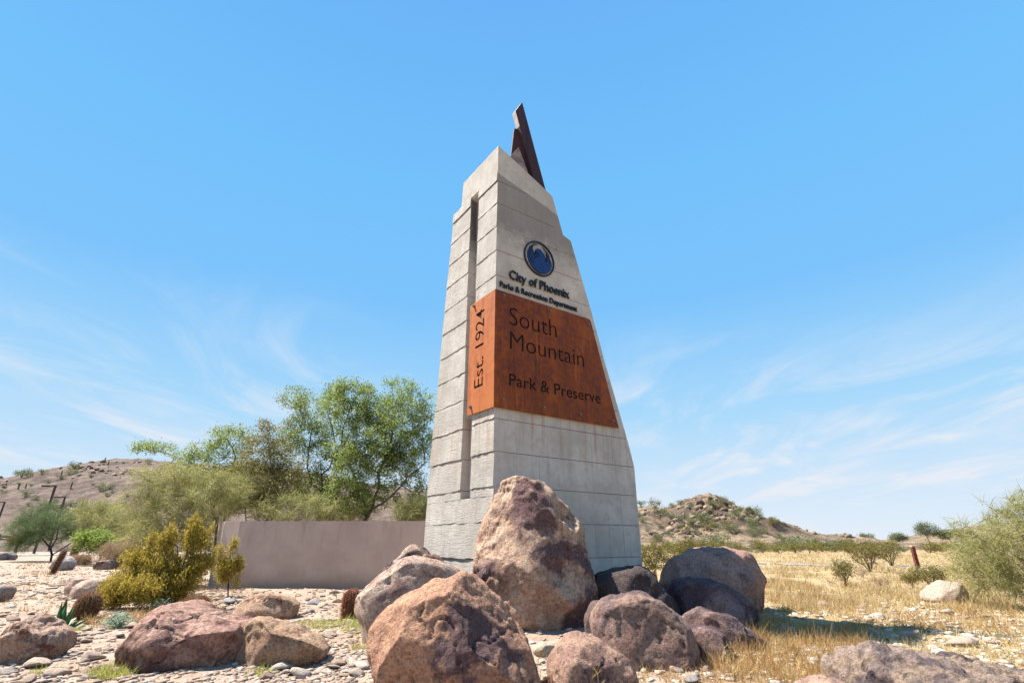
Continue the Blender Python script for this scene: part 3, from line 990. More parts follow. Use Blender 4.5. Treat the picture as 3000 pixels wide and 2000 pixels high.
def disc_poly(pts, name, mat, y0, y1, parent):
    bm = bmesh.new()
    bm_prism(bm, pts, Vector((0, y0, 0)), Vector((1, 0, 0)), Vector((0, 0, 1)), Vector((0, 1, 0)), y1 - y0)
    bmesh.ops.triangulate(bm, faces=[f for f in bm.faces if len(f.verts) > 4])
    return link(name, bm_mesh(name, bm), mat, parent)


def smooth_loop(pts, n=6):
    p = np.array(pts); out = []
    m = len(p)
    for k in range(m):
        a, b, c, d = p[k - 1], p[k], p[(k + 1) % m], p[(k + 2) % m]
        for t in np.linspace(0, 1, n, endpoint=False):
            out.append(0.5 * ((2 * b) + (-a + c) * t + (2 * a - 5 * b + 4 * c - d) * t * t + (-a + 3 * b - 3 * c + d) * t ** 3))
    return [tuple(x) for x in out]


emb = None
bm = bmesh.new()
n = 64
rings = []
for r, y in ((0.437, 0.0), (0.437, -0.03), (0.402, -0.03), (0.402, 0.0)):
    rings.append([bm.verts.new((EC[0] + r * math.cos(2 * math.pi * k / n), y, EC[1] + r * 1.015 * math.sin(2 * math.pi * k / n))) for k in range(n)])
for a, b in zip(rings, rings[1:] + rings[:1]):
    for k in range(n): bm.faces.new((a[k], a[(k + 1) % n], b[(k + 1) % n], b[k]))
emb = link('emblem', bm_mesh('emblem', bm), MAT['navy'], mon, (0, -0.002, 0))
# blue body in polar form, tops of the wings left open
body = [(0.958, 7.600), (0.935, 7.54), (0.948, 7.465), (0.985, 7.385), (1.035, 7.318), (1.095, 7.328), (1.145, 7.392), (1.128, 7.452), (1.075, 7.478), (1.03, 7.475),
        (1.06, 7.535), (1.12, 7.572), (1.20, 7.572), (1.24, 7.53), (1.30, 7.485), (1.322, 7.42), (1.325, 7.34), (1.297, 7.262), (1.36, 7.315), (1.385, 7.40), (1.36, 7.51),
        (1.395, 7.50), (1.46, 7.42), (1.512, 7.31), (1.505, 7.20), (1.46, 7.10), (1.38, 7.01), (1.28, 6.965), (1.17, 6.962), (1.05, 6.995), (0.94, 7.065), (0.86, 7.16), (0.818, 7.28), (0.82, 7.40), (0.86, 7.50), (0.905, 7.575)]
disc_poly(smooth_loop(body, 4), 'bird', MAT['blue'], -0.024, 0.0, emb)


def stroke(pts, w0, w1, name='feather', mat=None, y=(-0.032, -0.0245)):
    p = np.array(pts); t = np.linspace(0, len(p) - 1, 18)
    k = np.arange(len(p))
    cs = np.stack([np.interp(t, k, p[:, 0]), np.interp(t, k, p[:, 1])], 1)
    # smooth
    for _ in range(3): cs[1:-1] = (cs[:-2] + 2 * cs[1:-1] + cs[2:]) / 4
    d = np.gradient(cs, axis=0); d /= np.linalg.norm(d, axis=1, keepdims=True); nn = np.stack([-d[:, 1], d[:, 0]], 1)
    s = np.linspace(0, 1, len(cs)); w = (w0 + (w1 - w0) * s) * np.sqrt(np.clip(np.sin(np.pi * np.clip(s * 0.94 + 0.03, 0, 1)), 0.02, 1)) * 0.5
    A_ = cs + nn * w[:, None]; B_ = cs - nn * w[:, None]
    bm = bmesh.new()
    fr = [[bm.verts.new((a[0], y[0], a[1])) for a in A_], [bm.verts.new((b[0], y[0], b[1])) for b in B_]]
    bk = [[bm.verts.new((a[0], y[1], a[1])) for a in A_], [bm.verts.new((b[0], y[1], b[1])) for b in B_]]
    for q in range(len(cs) - 1):
        bm.faces.new((fr[0][q], fr[0][q + 1], fr[1][q + 1], fr[1][q])); bm.faces.new((bk[0][q], bk[1][q], bk[1][q + 1], bk[0][q + 1]))
        bm.faces.new((fr[0][q], bk[0][q], bk[0][q + 1], fr[0][q + 1])); bm.faces.new((fr[1][q], fr[1][q + 1], bk[1][q + 1], bk[1][q]))
    link(name, bm_mesh(name, bm), mat or MAT['navy'], emb)


stroke([(1.10, 7.665), (1.00, 7.645), (0.945, 7.58), (0.93, 7.49), (0.96, 7.41), (1.03, 7.325)], 0.035, 0.045)
stroke([(0.90, 7.55), (0.88, 7.45), (0.90, 7.35), (0.965, 7.23)], 0.03, 0.03)
stroke([(0.86, 7.43), (0.85, 7.33), (0.885, 7.22), (0.96, 7.15)], 0.028, 0.028)
stroke([(1.03, 7.325), (1.10, 7.33), (1.145, 7.39), (1.12, 7.455), (1.05, 7.485), (1.0, 7.44)], 0.035, 0.025)
stroke([(1.24, 7.66), (1.32, 7.60), (1.38, 7.50), (1.39, 7.38), (1.36, 7.30)], 0.03, 0.03)
stroke([(1.36, 7.58), (1.43, 7.48), (1.455, 7.37), (1.44, 7.28)], 0.026, 0.026)
stroke([(0.86, 7.13), (0.95, 7.03), (1.06, 6.965), (1.18, 6.94), (1.33, 6.985)], 0.04, 0.03)

# --- steel fin on the sloping top: folded plates
VF = 0.60


def fin_plate(name, pts, v, th, mat, tilt=(0, 0)):
    bm = bmesh.new()
    a = [bm.verts.new((p[0], v + (p[2] if len(p) > 2 else 0), p[1])) for p in pts]
    b = [bm.verts.new((q.co.x + tilt[0], q.co.y + th, q.co.z + tilt[1])) for q in a]
    n = len(a); bm.faces.new(a); bm.faces.new(b[::-1])
    for k in range(n): bm.faces.new((a[k], b[k], b[(k + 1) % n], a[(k + 1) % n]))
    bmesh.ops.triangulate(bm, faces=[f for f in bm.faces if len(f.verts) > 4])
    return link(name, bm_mesh(name, bm), mat, mon)


bl = fin_plate('fin_blade', [(1.17, 12.617), (0.939, 12.159), (1.075, 11.704), (1.30, 10.95), (1.60, 9.85), (1.63, 9.2), (2.03, 9.60)], VF, 0.15, MAT['fin'])
bl.data.materials.append(m_plain('sunlit_steel_end', (0.60, 0.54, 0.50), 0.6, 0, 0.15, 5))  # same steel, painted pale where the sun strikes the blade's end face
for p in bl.data.polygons:
    if p.normal.x < -0.5 and p.center.z > 11.71 and p.center.z < 12.2: p.material_index = 1
fin_plate('fin_web', [(0.985, 11.66, 0.02), (1.085, 11.69, 0.0), (1.30, 10.95, 0.0), (1.60, 9.85, 0.0), (1.62, 9.2, 0.0), (0.98, 9.35, 0.16), (0.985, 10.893, 0.16)], VF + 0.10, 0.04, MAT['fin'])
fin_plate('fin_gusset', [(0.70, 10.40, 0.10), (1.07, 11.017, 0.10), (1.30, 10.20, 0.0), (1.40, 9.3, 0.0), (0.70, 9.5, 0.10)], VF - 0.06, 0.03, m_plain('sunlit_brown_steel', (0.20, 0.15, 0.14), 0.7, 0, 0.3, 5))  # gusset colour lightened to carry the grazing sunlight

# ------------------------------------------------------------------ boundary wall behind
wall = empty('boundary_wall', (0, 0, 0))
tag(wall, 'long low tan stucco wall running behind the concrete monument', 'wall')
wl_path = [(-9.9, 18.6), (-9.55, 17.75), (-9.15, 17.25), (-8.6, 17.05), (-5, 17.0), (-1.0, 17.0), (1.2, 17.0)]


def wall_mesh(path, z0, z1, half):
    p = np.array(path); d = np.gradient(p, axis=0); d /= np.linalg.norm(d, axis=1, keepdims=True); nn = np.stack([-d[:, 1], d[:, 0]], 1)
    bm = bmesh.new(); rows = []
    for c, q in zip(p, nn):
        a, b = c + q * half, c - q * half
        rows.append([bm.verts.new((*a, z0)), bm.verts.new((*a, z1)), bm.verts.new((*b, z1)), bm.verts.new((*b, z0))])
    for r0, r1 in zip(rows, rows[1:]):
        for k in range(4): bm.faces.new((r0[k], r0[(k + 1) % 4], r1[(k + 1) % 4], r1[k]))
    bm.faces.new(rows[0]); bm.faces.new(rows[-1][::-1])
    es = [e for e in bm.edges if all(v.co.z > z1 - 1e-4 for v in e.verts)]
    bmesh.ops.bevel(bm, geom=es, offset=0.015, segments=2, affect='EDGES')
    return bm_mesh('stucco_panel', bm)


link('stucco_panel', wall_mesh(wl_path, -0.3, 1.93, 0.10), MAT['wall'], wall)

# ------------------------------------------------------------------ boulders
def vnormals(V, F):
    a = V[F[:, 1]] - V[F[:, 0]]; b = V[F[:, 2]] - V[F[:, 0]]; fn = np.cross(a, b)
    N = np.zeros_like(V)
    for k in range(3): np.add.at(N, F[:, k], fn)
    return N / np.maximum(np.linalg.norm(N, axis=1, keepdims=True), 1e-9)


_ico = {}


def ico(sub):
    if sub not in _ico:
        bm = bmesh.new(); bmesh.ops.create_icosphere(bm, subdivisions=sub, radius=1.0)
        V = np.array([v.co[:] for v in bm.verts]); F = np.array([[v.index for v in f.verts] for f in bm.faces]); bm.free()
        _ico[sub] = (V, F)
    return _ico[sub]


def boulder(name, outline, Yc, depth, mat, label, seed, sub=5, k=2.6, lump=0.06, rough=0.03, facets=5, cracks=0.04, strata=None, dents=(), cat='boulder', group=None, base_py=None, lean=0.0):
    """outline: surveyed profile (photo points) measured at distance Yc; depth = half thickness away from the viewer"""
    rs = np.random.default_rng(seed)
    P = np.array([[*atY(x, y, Yc)] for x, y in outline])
    cx = (P[:, 0].min() + P[:, 0].max()) / 2; czz = (P[:, 2].min() + P[:, 2].max()) / 2
    zmin = P[:, 2].min()
    th = np.arctan2(P[:, 2] - czz, P[:, 0] - cx); rad = np.hypot(P[:, 0] - cx, P[:, 2] - czz)
    o = np.argsort(th); th, rad = th[o], rad[o]
    th = np.concatenate([th[-1:] - 2 * np.pi, th, th[:1] + 2 * np.pi]); rad = np.concatenate([rad[-1:], rad, rad[:1]])
    S, F = ico(sub)
    t = np.arctan2(S[:, 2], S[:, 0])
    fine_t = np.linspace(-np.pi, np.pi, 361)
    rf = np.interp(fine_t, th, rad)
    ker = np.array([1, 2, 3, 2, 1.]) / 9
    rf = np.convolve(np.concatenate([rf[-3:-1], rf, rf[1:3]]), ker, 'valid')
    Rt = np.interp(t, fine_t, rf)
    rho = np.hypot(S[:, 0], S[:, 2]); rr_ = (1 - np.abs(S[:, 1]) ** k) ** (1 / k)
    c = np.where(rho > 1e-6, S[:, 0] / np.maximum(rho, 1e-6), 0); s = np.where(rho > 1e-6, S[:, 2] / np.maximum(rho, 1e-6), 0)
    sy = np.sign(S[:, 1]) * (1 - (1 - np.abs(S[:, 1])) ** 1.0)
    V = np.stack([Rt * rr_ * c, depth * sy, Rt * rr_ * s], 1)
    size = rad.max()
    # lean the front back so the top recedes like the real block
    V[:, 1] += lean * (V[:, 2] - V[:, 2].min()) / max(1e-6, np.ptp(V[:, 2])) * depth
    for (dx, dz, dr, dd) in dents:                       # scooped hollows at (x, z) in metres from the middle
        w = np.exp(-(((V[:, 0] - dx) ** 2 + (V[:, 2] - dz) ** 2) / dr ** 2)) * (V[:, 1] < depth * 0.3)
        V[:, 1] += dd * w
    N = vnormals(V, F)
    Q = V + seed * 3.7
    V = V + N * (lump * size * fbm(Q * 1.0 / size, 3))[:, None]
    # broad flat facets, mostly on the near side
    for q_ in range(facets + 4):
        n = np.array([rs.normal() * 0.75, -abs(rs.normal()) - 0.55, rs.normal() * 0.5 + 0.05]); n /= np.linalg.norm(n)
        d = V @ n; mx = d.max(); off = mx * rs.uniform(0.76, 0.95)
        V = V - np.clip(d - off, 0, None)[:, None] * n * 0.97
    N = vnormals(V, F); Q = V + seed * 3.7
    # conchoidal chips at three sizes: shallow scoops that meet in sharp arrises
    W = V + 0.10 * size * np.stack([fbm(Q * 2.6 / size + o, 3) for o in (0, 40, 80)], 1)
    disp = np.zeros(len(V))
    for cnt, amp in ((26, 0.55), (130, 0.30), (min(700, len(V) // 6), 0.13)):
        c_ = W[rs.choice(len(W), cnt, replace=False)]
        dm = np.full(len(W), 1e9)
        for c0 in range(0, cnt, 50):
            dd_ = ((W[:, None, :] - c_[None, c0:c0 + 50, :]) ** 2).sum(2).min(1)
            dm = np.minimum(dm, dd_)
        dm = np.sqrt(dm)
        disp += rough * 2.4 * size * amp * (dm / dm.mean() - 1.0) * (0.45 + 0.9 * sstep(-0.25, 0.35, fbm(Q * 1.6 / size + cnt, 2)))
    disp += rough * size * 0.30 * fbm(Q * 14.0 / size + 5, 4, 2.2, 0.65)
    cr = np.abs(fbm(Q * 1.15 / size + 77, 3, 2.0, 0.45))
    disp -= cracks * size * np.exp(-(cr / 0.018) ** 2)
    if strata:
        fr, am, tl = strata
        h = (V[:, 2] + tl * V[:, 0]) * fr + 0.9 * fbm(Q * 1.8 / size, 3)
        saw = (h % 1.0)
        disp += am * size * (sstep(0.0, 0.75, saw) * (1 - sstep(0.88, 1.0, saw)) - 0.6) + am * size * 0.5 * fbm(Q * 9 / size + 3, 4)
    V = V + N * disp[:, None]
    V[:, 2] += czz; V[:, 0] += cx; V[:, 1] += Yc
    org = Vector((cx, Yc, gz(cx, Yc)))
    V = V - np.array(org)
    me = mesh_np(name, V, F, True)
    ob = link(name, me, mat, None, org)
    tag(ob, label, cat, group)
    return ob


def c4(pts): return [(x / 3.136, 1600 + y / 3.136) for x, y in pts]
def c5(pts): return [(600 + x / 3.136, 1500 + y / 3.136) for x, y in pts]
def c6(pts): return [(1250 + x / 2.412, 1350 + y / 2.412) for x, y in pts]
def c7(pts): return [(1850 + x / 3.92, 1400 + y / 3.92) for x, y in pts]
def c8(pts): return [(2250 + x / 2.613, 1400 + y / 2.613) for x, y in pts]
def fv(pts): return [(x / 0.784, y / 0.784) for x, y in pts]


TAN, PINK, VARN, PURP, NEARBLK = (0.44, 0.30, 0.20), (0.40, 0.25, 0.18), (0.15, 0.09, 0.075), (0.16, 0.105, 0.10), (0.035, 0.030, 0.032)
BOULD = {}
BOULD['big'] = boulder('boulder', c6([(445, 235), (520, 165), (600, 130), (690, 118), (760, 145), (870, 190), (950, 250), (1040, 340), (1100, 450), (1150, 600), (1175, 750), (1205, 900), (1218, 1010),
        (1190, 1130), (1130, 1210), (1040, 1250), (900, 1290), (760, 1310), (640, 1260), (540, 1150), (430, 1010), (345, 870), (316, 780), (328, 640), (345, 500), (390, 350), (430, 280)]),
        8.75, 0.62, m_rock('rock_big', (0.50, 0.375, 0.275), (0.20, 0.13, 0.115), (0.40, 0.27, 0.195), 0.50, 0.60, 0.9, 1.3), 'towering upright brown boulder leaning on the concrete monument', 11, 6, 2.4, 0.055, 0.035, 6, 0.03, lean=0.25)
BOULD['b2'] = boulder('boulder', c5([(1365, 890), (1390, 800), (1450, 720), (1560, 600), (1700, 515), (1800, 445), (1900, 402), (2000, 425), (2100, 450), (2230, 480), (2352, 570), (2420, 700), (2420, 950), (2300, 1200), (2000, 1330),
        (1700, 1340), (1550, 1300), (1470, 1180), (1440, 1010), (1385, 950)]), 8.15, 0.75, m_rock('rock_b2', (0.52, 0.42, 0.34), (0.30, 0.19, 0.145), (0.44, 0.33, 0.255), 0.57, 0.70, 0.4, 2.2),
        'pale grey-brown slab boulder with a hollowed end beside the monument corner', 12, 5, 2.6, 0.05, 0.022, 4, 0.04, dents=((0.75, 0.35, 0.30, 0.30),))
BOULD['b3'] = boulder('boulder', fv([(862, 1480), (870, 1440), (900, 1400), (960, 1362), (1020, 1335), (1065, 1319), (1085, 1325), (1120, 1360), (1180, 1430), (1225, 1510), (1252, 1580), (1230, 1650), (1100, 1690), (950, 1680), (885, 1640), (864, 1560)]),
        5.55, 0.72, m_rock('rock_b3', (0.47, 0.285, 0.185), (0.175, 0.115, 0.105), (0.40, 0.24, 0.165), 0.55, 0.61, 0.35, 8.8), 'largest rust-orange boulder with a dark purple shaded flank at the front of the pile', 13, 6, 2.3, 0.06, 0.026, 5, 0.035)
BOULD['b4'] = boulder('boulder', c6([(862, 1400), (880, 1340), (920, 1280), (990, 1238), (1080, 1222), (1180, 1240), (1270, 1300), (1350, 1370), (1430, 1450), (1490, 1560), (1480, 1700), (1200, 1800), (950, 1760), (870, 1600)]),
        5.75, 0.5, m_rock('rock_b4', (0.42, 0.285, 0.21), (0.23, 0.15, 0.13), (0.36, 0.24, 0.19), 0.5, 0.62, 0.3, 4.1, 1.5), 'low cracked pinkish boulder wedged in the pile below the towering boulder', 14, 5, 2.3, 0.06, 0.04, 4, 0.07)
BOULD['b5'] = boulder('boulder', c6([(1183, 1150), (1200, 1060), (1260, 1000), (1360, 970), (1430, 930), (1500, 923), (1600, 955), (1700, 1010), (1790, 1095), (1850, 1190), (1893, 1300), (1870, 1440), (1780, 1530), (1600, 1560), (1400, 1530), (1290, 1420), (1210, 1290)]),
        6.75, 0.62, m_rock('rock_b5', (0.30, 0.215, 0.175), (0.175, 0.13, 0.125), (0.25, 0.165, 0.135), 0.47, 0.6, 0.8, 5.3), 'rounded mottled purple-brown boulder with a split near its crown', 15, 5, 2.4, 0.06, 0.03, 5, 0.06)
BOULD['b6'] = boulder('boulder', c6([(1180, 870), (1200, 800), (1290, 775), (1380, 755), (1440, 738), (1530, 750), (1600, 800), (1640, 870), (1700, 930), (1780, 1060), (1790, 1200), (1500, 1270), (1250, 1230), (1190, 1050)]),
        8.9, 0.65, m_rock('rock_b6', (0.085, 0.068, 0.068), (0.042, 0.036, 0.042), (0.12, 0.09, 0.085), 0.42, 0.6, 1.0, 6.2), 'nearly black boulder with white splashes against the monument base', 16, 5, 2.2, 0.05, 0.022, 0, 0.02)
BOULD['b7'] = boulder('boulder', c7([(330, 1260), (400, 1150), (450, 1060), (500, 980), (600, 880), (700, 820), (800, 790), (900, 783), (1020, 792), (1180, 800), (1300, 830), (1400, 872), (1480, 932), (1540, 1010), (1572, 1150), (1582, 1300), (1565, 1450), (1520, 1580), (1300, 1640), (800, 1640), (480, 1560), (400, 1400)]),
        11.2, 0.9, m_rock('rock_b7', (0.42, 0.265, 0.21), (0.25, 0.15, 0.13), (0.37, 0.235, 0.19), 0.52, 0.64, 0.5, 7.7), 'wide round-backed brown boulder with a chipped rough top at the pile edge', 17, 5, 2.3, 0.045, 0.035, 5, 0.03, lean=0.4)
BOULD['b8'] = boulder('boulder', c7([(450, 1320), (470, 1230), (520, 1165), (600, 1150), (720, 1143), (850, 1165), (1000, 1190), (1150, 1240), (1240, 1310), (1330, 1420), (1430, 1568), (1500, 1690), (1480, 1740), (1000, 1800), (620, 1740), (500, 1560)]),
        9.4, 0.6, m_rock('rock_b8', (0.27, 0.19, 0.185), (0.13, 0.095, 0.105), (0.32, 0.215, 0.19), 0.46, 0.62, 1.0, 8.4), 'dark violet-brown boulder lying before the round-backed brown boulder', 18, 5, 2.3, 0.05, 0.022, 1, 0.02)
BOULD['b9'] = boulder('boulder', fv([(1560, 1425), (1575, 1408), (1640, 1410), (1700, 1437), (1735, 1455), (1760, 1485), (1740, 1515), (1680, 1540), (1600, 1535), (1570, 1480)]),
        7.6, 0.45, m_rock('rock_b9', (0.26, 0.185, 0.165), (0.13, 0.095, 0.095), (0.31, 0.21, 0.17), 0.45, 0.6, 0.6, 9.1), 'flat low bluish-brown boulder at the foot of the dark violet boulder', 19, 5, 2.5, 0.06, 0.03, 4, 0.03)
BOULD['b10'] = boulder('boulder', c4([(1085, 1330), (1120, 1180), (1170, 1010), (1230, 850), (1330, 700), (1420, 592), (1500, 540), (1570, 523), (1660, 540), (1760, 590), (1850, 635), (2000, 650), (2150, 680), (2300, 722), (2290, 850), (2240, 960), (2195, 1070), (2130, 1170), (1950, 1260), (1650, 1330), (1300, 1380)]),
        6.75, 0.68, m_rock('rock_b10', (0.42, 0.275, 0.215), (0.20, 0.115, 0.095), (0.36, 0.22, 0.17), 0.46, 0.58, 0.9, 10.6), 'long reddish-brown boulder with a diagonal crack beside the tan angular boulder', 20, 6, 2.3, 0.05, 0.028, 4, 0.05, lean=0.3)
BOULD['b11'] = boulder('boulder', c5([(255, 1480), (330, 1260), (380, 1100), (430, 1020), (540, 973), (640, 1000), (700, 1028), (800, 1068), (920, 1110), (1030, 1160), (1085, 1220), (1135, 1278), (1010, 1380), (800, 1440), (600, 1490), (400, 1520)]),
        6.75, 0.42, m_rock('rock_b11', (0.46, 0.32, 0.205), (0.36, 0.225, 0.14), (0.40, 0.29, 0.21), 0.5, 0.68, 0.3, 11.9, 1.3), 'angular tan boulder propped against the long reddish-brown boulder', 21, 5, 3.0, 0.04, 0.024, 7, 0.04)
BOULD['b12'] = boulder('boulder', c5([(290, 1000), (310, 880), (345, 805), (440, 782), (600, 775), (720, 763), (800, 790), (848, 855), (835, 940), (800, 1000), (640, 1040), (400, 1040)]),
        10.6, 0.42, m_rock('rock_b12', (0.50, 0.36, 0.25), (0.22, 0.125, 0.085), (0.42, 0.28, 0.19), 0.52, 0.62, 0.3, 12.5, 1.6), 'blocky flat-topped tan boulder between the stucco wall and the tan angular boulder', 22, 5, 3.2, 0.05, 0.03, 6, 0.05)
BOULD['b13'] = boulder('boulder', c4([(-20, 1010), (50, 910), (110, 790), (150, 730), (250, 672), (340, 648), (395, 700), (450, 750), (530, 780), (558, 830), (540, 930), (470, 1020), (400, 1075), (280, 1125), (180, 1140), (40, 1090)]),
        6.95, 0.42, m_rock('rock_b13', (0.48, 0.345, 0.265), (0.22, 0.12, 0.10), (0.44, 0.29, 0.20), 0.52, 0.6, 0.3, 13.2, 1.4), 'layered pinkish boulder with dark streaks in front of the agave', 23, 5, 2.8, 0.06, 0.03, 6, 0.05, strata=(7.0, 0.05, -0.9))
BOULD['b14'] = boulder('boulder', c8([(640, 1640), (655, 1540), (685, 1420), (725, 1300), (850, 1212), (1000, 1198), (1150, 1208), (1300, 1230), (1420, 1278), (1600, 1270), (1700, 1306), (1800, 1330), (1960, 1362), (2100, 1400), (2250, 1500), (2300, 1700), (2000, 1850), (1300, 1880), (800, 1800)]),
        5.2, 0.75, m_rock('rock_b14', (0.33, 0.265, 0.225), (0.17, 0.14, 0.135), (0.36, 0.285, 0.21), 0.46, 0.58, 0.3, 14.9, 1.2, 1.3), 'broad craggy ledge of layered purple-grey rock in the straw grass', 24, 6, 2.8, 0.05, 0.040, 2, 0.06, strata=(5.0, 0.05, 0.22), lean=0.5)
BOULD['b15'] = boulder('boulder', c8([(225, 1600), (320, 1512), (430, 1474), (520, 1500), (650, 1575), (690, 1700), (600, 1850), (300, 1860), (220, 1720)]),
        4.9, 0.3, m_rock('rock_b15', (0.46, 0.33, 0.25), (0.30, 0.20, 0.16), (0.42, 0.29, 0.21), 0.5, 0.65, 0.2, 15.4), 'low rounded pink boulder just before the craggy layered ledge', 25, 5, 2.4, 0.05, 0.025, 3, 0.02)
BOULD['b16'] = boulder('boulder', c8([(1203, 925), (1230, 880), (1280, 838), (1330, 798), (1400, 786), (1450, 798), (1500, 850), (1545, 912), (1530, 950), (1400, 975), (1280, 968)]),
        13.1, 0.5, m_rock('rock_b16', (0.45, 0.385, 0.32), (0.36, 0.27, 0.20), (0.50, 0.41, 0.33), 0.54, 0.68, 0.4, 16.3, 1.4), 'white weathered boulder under the overhanging palo verde', 26, 4, 2.5, 0.06, 0.03, 4, 0.04)
BOULD['b17'] = boulder('boulder', c4([(615, 345), (650, 300), (780, 288), (860, 308), (850, 380), (760, 455), (640, 445)]), 15.2, 0.4,
        m_rock('rock_b17', (0.50, 0.39, 0.31), (0.33, 0.25, 0.21), (0.44, 0.33, 0.26), 0.5, 0.65, 0.2, 17.3), 'smaller of two flat pale slabs behind the barrel cactus', 27, 4, 2.8, 0.05, 0.03, 4, 0.03)
BOULD['b18'] = boulder('boulder', c4([(665, 440), (760, 352), (870, 300), (1000, 316), (975, 380), (910, 455), (780, 475), (690, 470)]), 14.2, 0.5,
        m_rock('rock_b18', (0.52, 0.41, 0.33), (0.36, 0.26, 0.20), (0.47, 0.35, 0.27), 0.52, 0.65, 0.2, 18.3), 'larger of two flat pale slabs behind the barrel cactus', 28, 4, 2.8, 0.05, 0.03, 5, 0.03)
BOULD['b19'] = boulder('boulder', c4([(490, 210), (515, 115), (560, 92), (610, 100), (655, 180), (610, 222), (540, 222)]), 27.5, 0.6,
        m_rock('rock_b19', (0.36, 0.33, 0.32), (0.18, 0.16, 0.17), (0.42, 0.38, 0.35), 0.5, 0.62, 0.4, 19.3), 'grey split boulder just behind the leaning column cactus', 29, 4, 2.8, 0.08, 0.05, 6, 0.08)
BOULD['b20'] = boulder('boulder', c4([(880, 210), (900, 165), (980, 130), (1035, 128), (1040, 200), (960, 225)]), 29.0, 0.6,
        m_rock('rock_b20', (0.26, 0.19, 0.16), (0.14, 0.10, 0.09), (0.32, 0.23, 0.18), 0.5, 0.62, 0.2, 20.3), 'brown wedge boulder in front of the tan dry brush', 30, 4, 2.8, 0.06, 0.04, 5, 0.04)
BOULD['b21'] = boulder('boulder', c4([(-60, 500), (-40, 380), (20, 352), (62, 362), (68, 410), (40, 470), (0, 512)]), 13.2, 0.35,
        m_rock('rock_b21', (0.30, 0.26, 0.245), (0.17, 0.15, 0.15), (0.36, 0.30, 0.26), 0.5, 0.62, 0.2, 21.3), 'grey boulder cut by the picture edge above the layered pinkish boulder', 31, 4, 2.6, 0.06, 0.04, 4, 0.04)
BOULD['b22'] = boulder('boulder', c4([(-40, 110), (-20, 78), (40, 65), (90, 58), (110, 90), (95, 120), (20, 130)]), 43.0, 0.9,
        m_rock('rock_b22', (0.22, 0.21, 0.22), (0.13, 0.12, 0.13), (0.28, 0.25, 0.24), 0.5, 0.62, 0.2, 22.3), 'blue-grey boulder beside the pale road', 32, 4, 2.6, 0.06, 0.04, 4, 0.04)
BOULD['b23'] = boulder('boulder', c5([(1650, 540), (1700, 470), (1780, 410), (1850, 345), (1920, 315), (2000, 318), (2060, 380), (2090, 460), (2100, 800), (2000, 1030), (1780, 1030), (1640, 800)]), 10.3, 0.5,
        m_rock('rock_b23', (0.44, 0.35, 0.28), (0.10, 0.08, 0.08), (0.36, 0.27, 0.21), 0.46, 0.56, 0.5, 23.3, 1.4), 'pale boulder with a black side tucked behind the grey-brown slab boulder', 33, 5, 2.5, 0.06, 0.035, 4, 0.04)
BOULD['b24'] = boulder('boulder', c6([(745, 1320), (770, 1302), (850, 1290), (905, 1300), (880, 1350), (830, 1400), (790, 1380)]), 7.0, 0.16,
        m_rock('rock_b24', (0.55, 0.49, 0.36), (0.42, 0.36, 0.26), (0.60, 0.55, 0.45), 0.5, 0.65, 0.2, 24.3, 2), 'small pale yellow block wedged between the orange boulder and the cracked boulder', 34, 4, 3.2, 0.04, 0.03, 6, 0.02, cat='stone')
BOULD['b26'] = boulder('boulder', [(1985, 1900), (1995, 1860), (2030, 1835), (2075, 1832), (2110, 1850), (2130, 1890), (2120, 1945), (2060, 1975), (2005, 1955)], 7.0, 0.38,
        m_rock('rock_b26', (0.24, 0.165, 0.15), (0.12, 0.085, 0.09), (0.28, 0.19, 0.16), 0.45, 0.6, 0.7, 26.3, 1.3), 'rounded dark plum boulder squeezed between the mottled boulder and the flat bluish one', 36, 5, 2.3, 0.05, 0.025, 2, 0.02)
BOULD['b27'] = boulder('boulder', [(1720, 1790), (1735, 1765), (1765, 1760), (1790, 1780), (1805, 1840), (1790, 1910), (1735, 1915), (1715, 1840)], 7.7, 0.3,
        m_rock('rock_b27', (0.16, 0.115, 0.105), (0.08, 0.06, 0.062), (0.2, 0.14, 0.12), 0.45, 0.6, 0.4, 27.3, 1.5), 'small dark boulder in the gap between the towering boulder and the mottled one', 37, 4, 2.3, 0.05, 0.03, 2, 0.02)
# a broken stone ledge under the narrow face of the monument
BOULD['b25'] = boulder('boulder', c5([(1955, 430), (1965, 385), (2000, 378), (2080, 400), (2160, 412), (2175, 445), (2200, 800), (2150, 1050), (1960, 1050), (1930, 700)]), 9.95, 0.2,
        m_rock('rock_b25', (0.42, 0.28, 0.19), (0.20, 0.12, 0.09), (0.50, 0.38, 0.28), 0.5, 0.62, 0.2, 25.3, 2), 'small broken brown stone jammed under the monument corner', 35, 4, 3.0, 0.05, 0.04, 5, 0.03, cat='stone')

BOULD['b14'].location.z -= 0.17
BOULD['b15'].location.z -= 0.05
#@@PART2@@
# ------------------------------------------------------------------ loose stones
def stone_mesh(seed, sub=2, flat=0.6):
    rs = np.random.default_rng(seed)
    S, F = ico(sub); V = S.copy()
    for _ in range(11):
        n = rs.normal(size=3) * np.array([1, 1, 0.8]); n /= np.linalg.norm(n)
        d = V @ n; off = rs.uniform(0.30, 0.7)
        V = V - np.clip(d - off, 0, None)[:, None] * n
    V *= np.array([1.35, rs.uniform(0.75, 1.2), flat * rs.uniform(0.7, 1.3)])
    return V, F


def m_stone(name, a, b):
    M = Mat(name)
    info = M.n.new('ShaderNodeObjectInfo')
    c = M.mix(info.outputs['Random'], a, b)
    n = M.noise(3.0, 6, 0.65)
    c = M.mix(M.mrange(n, 0.4, 0.7, 0, 0.5), c, M.mix(1.0, c, (0.62, 0.56, 0.52), 'MULTIPLY'))
    return M.done(c, 0.92, M.bump(M.noise(7, 5, 0.7), 0.5, 0.15))


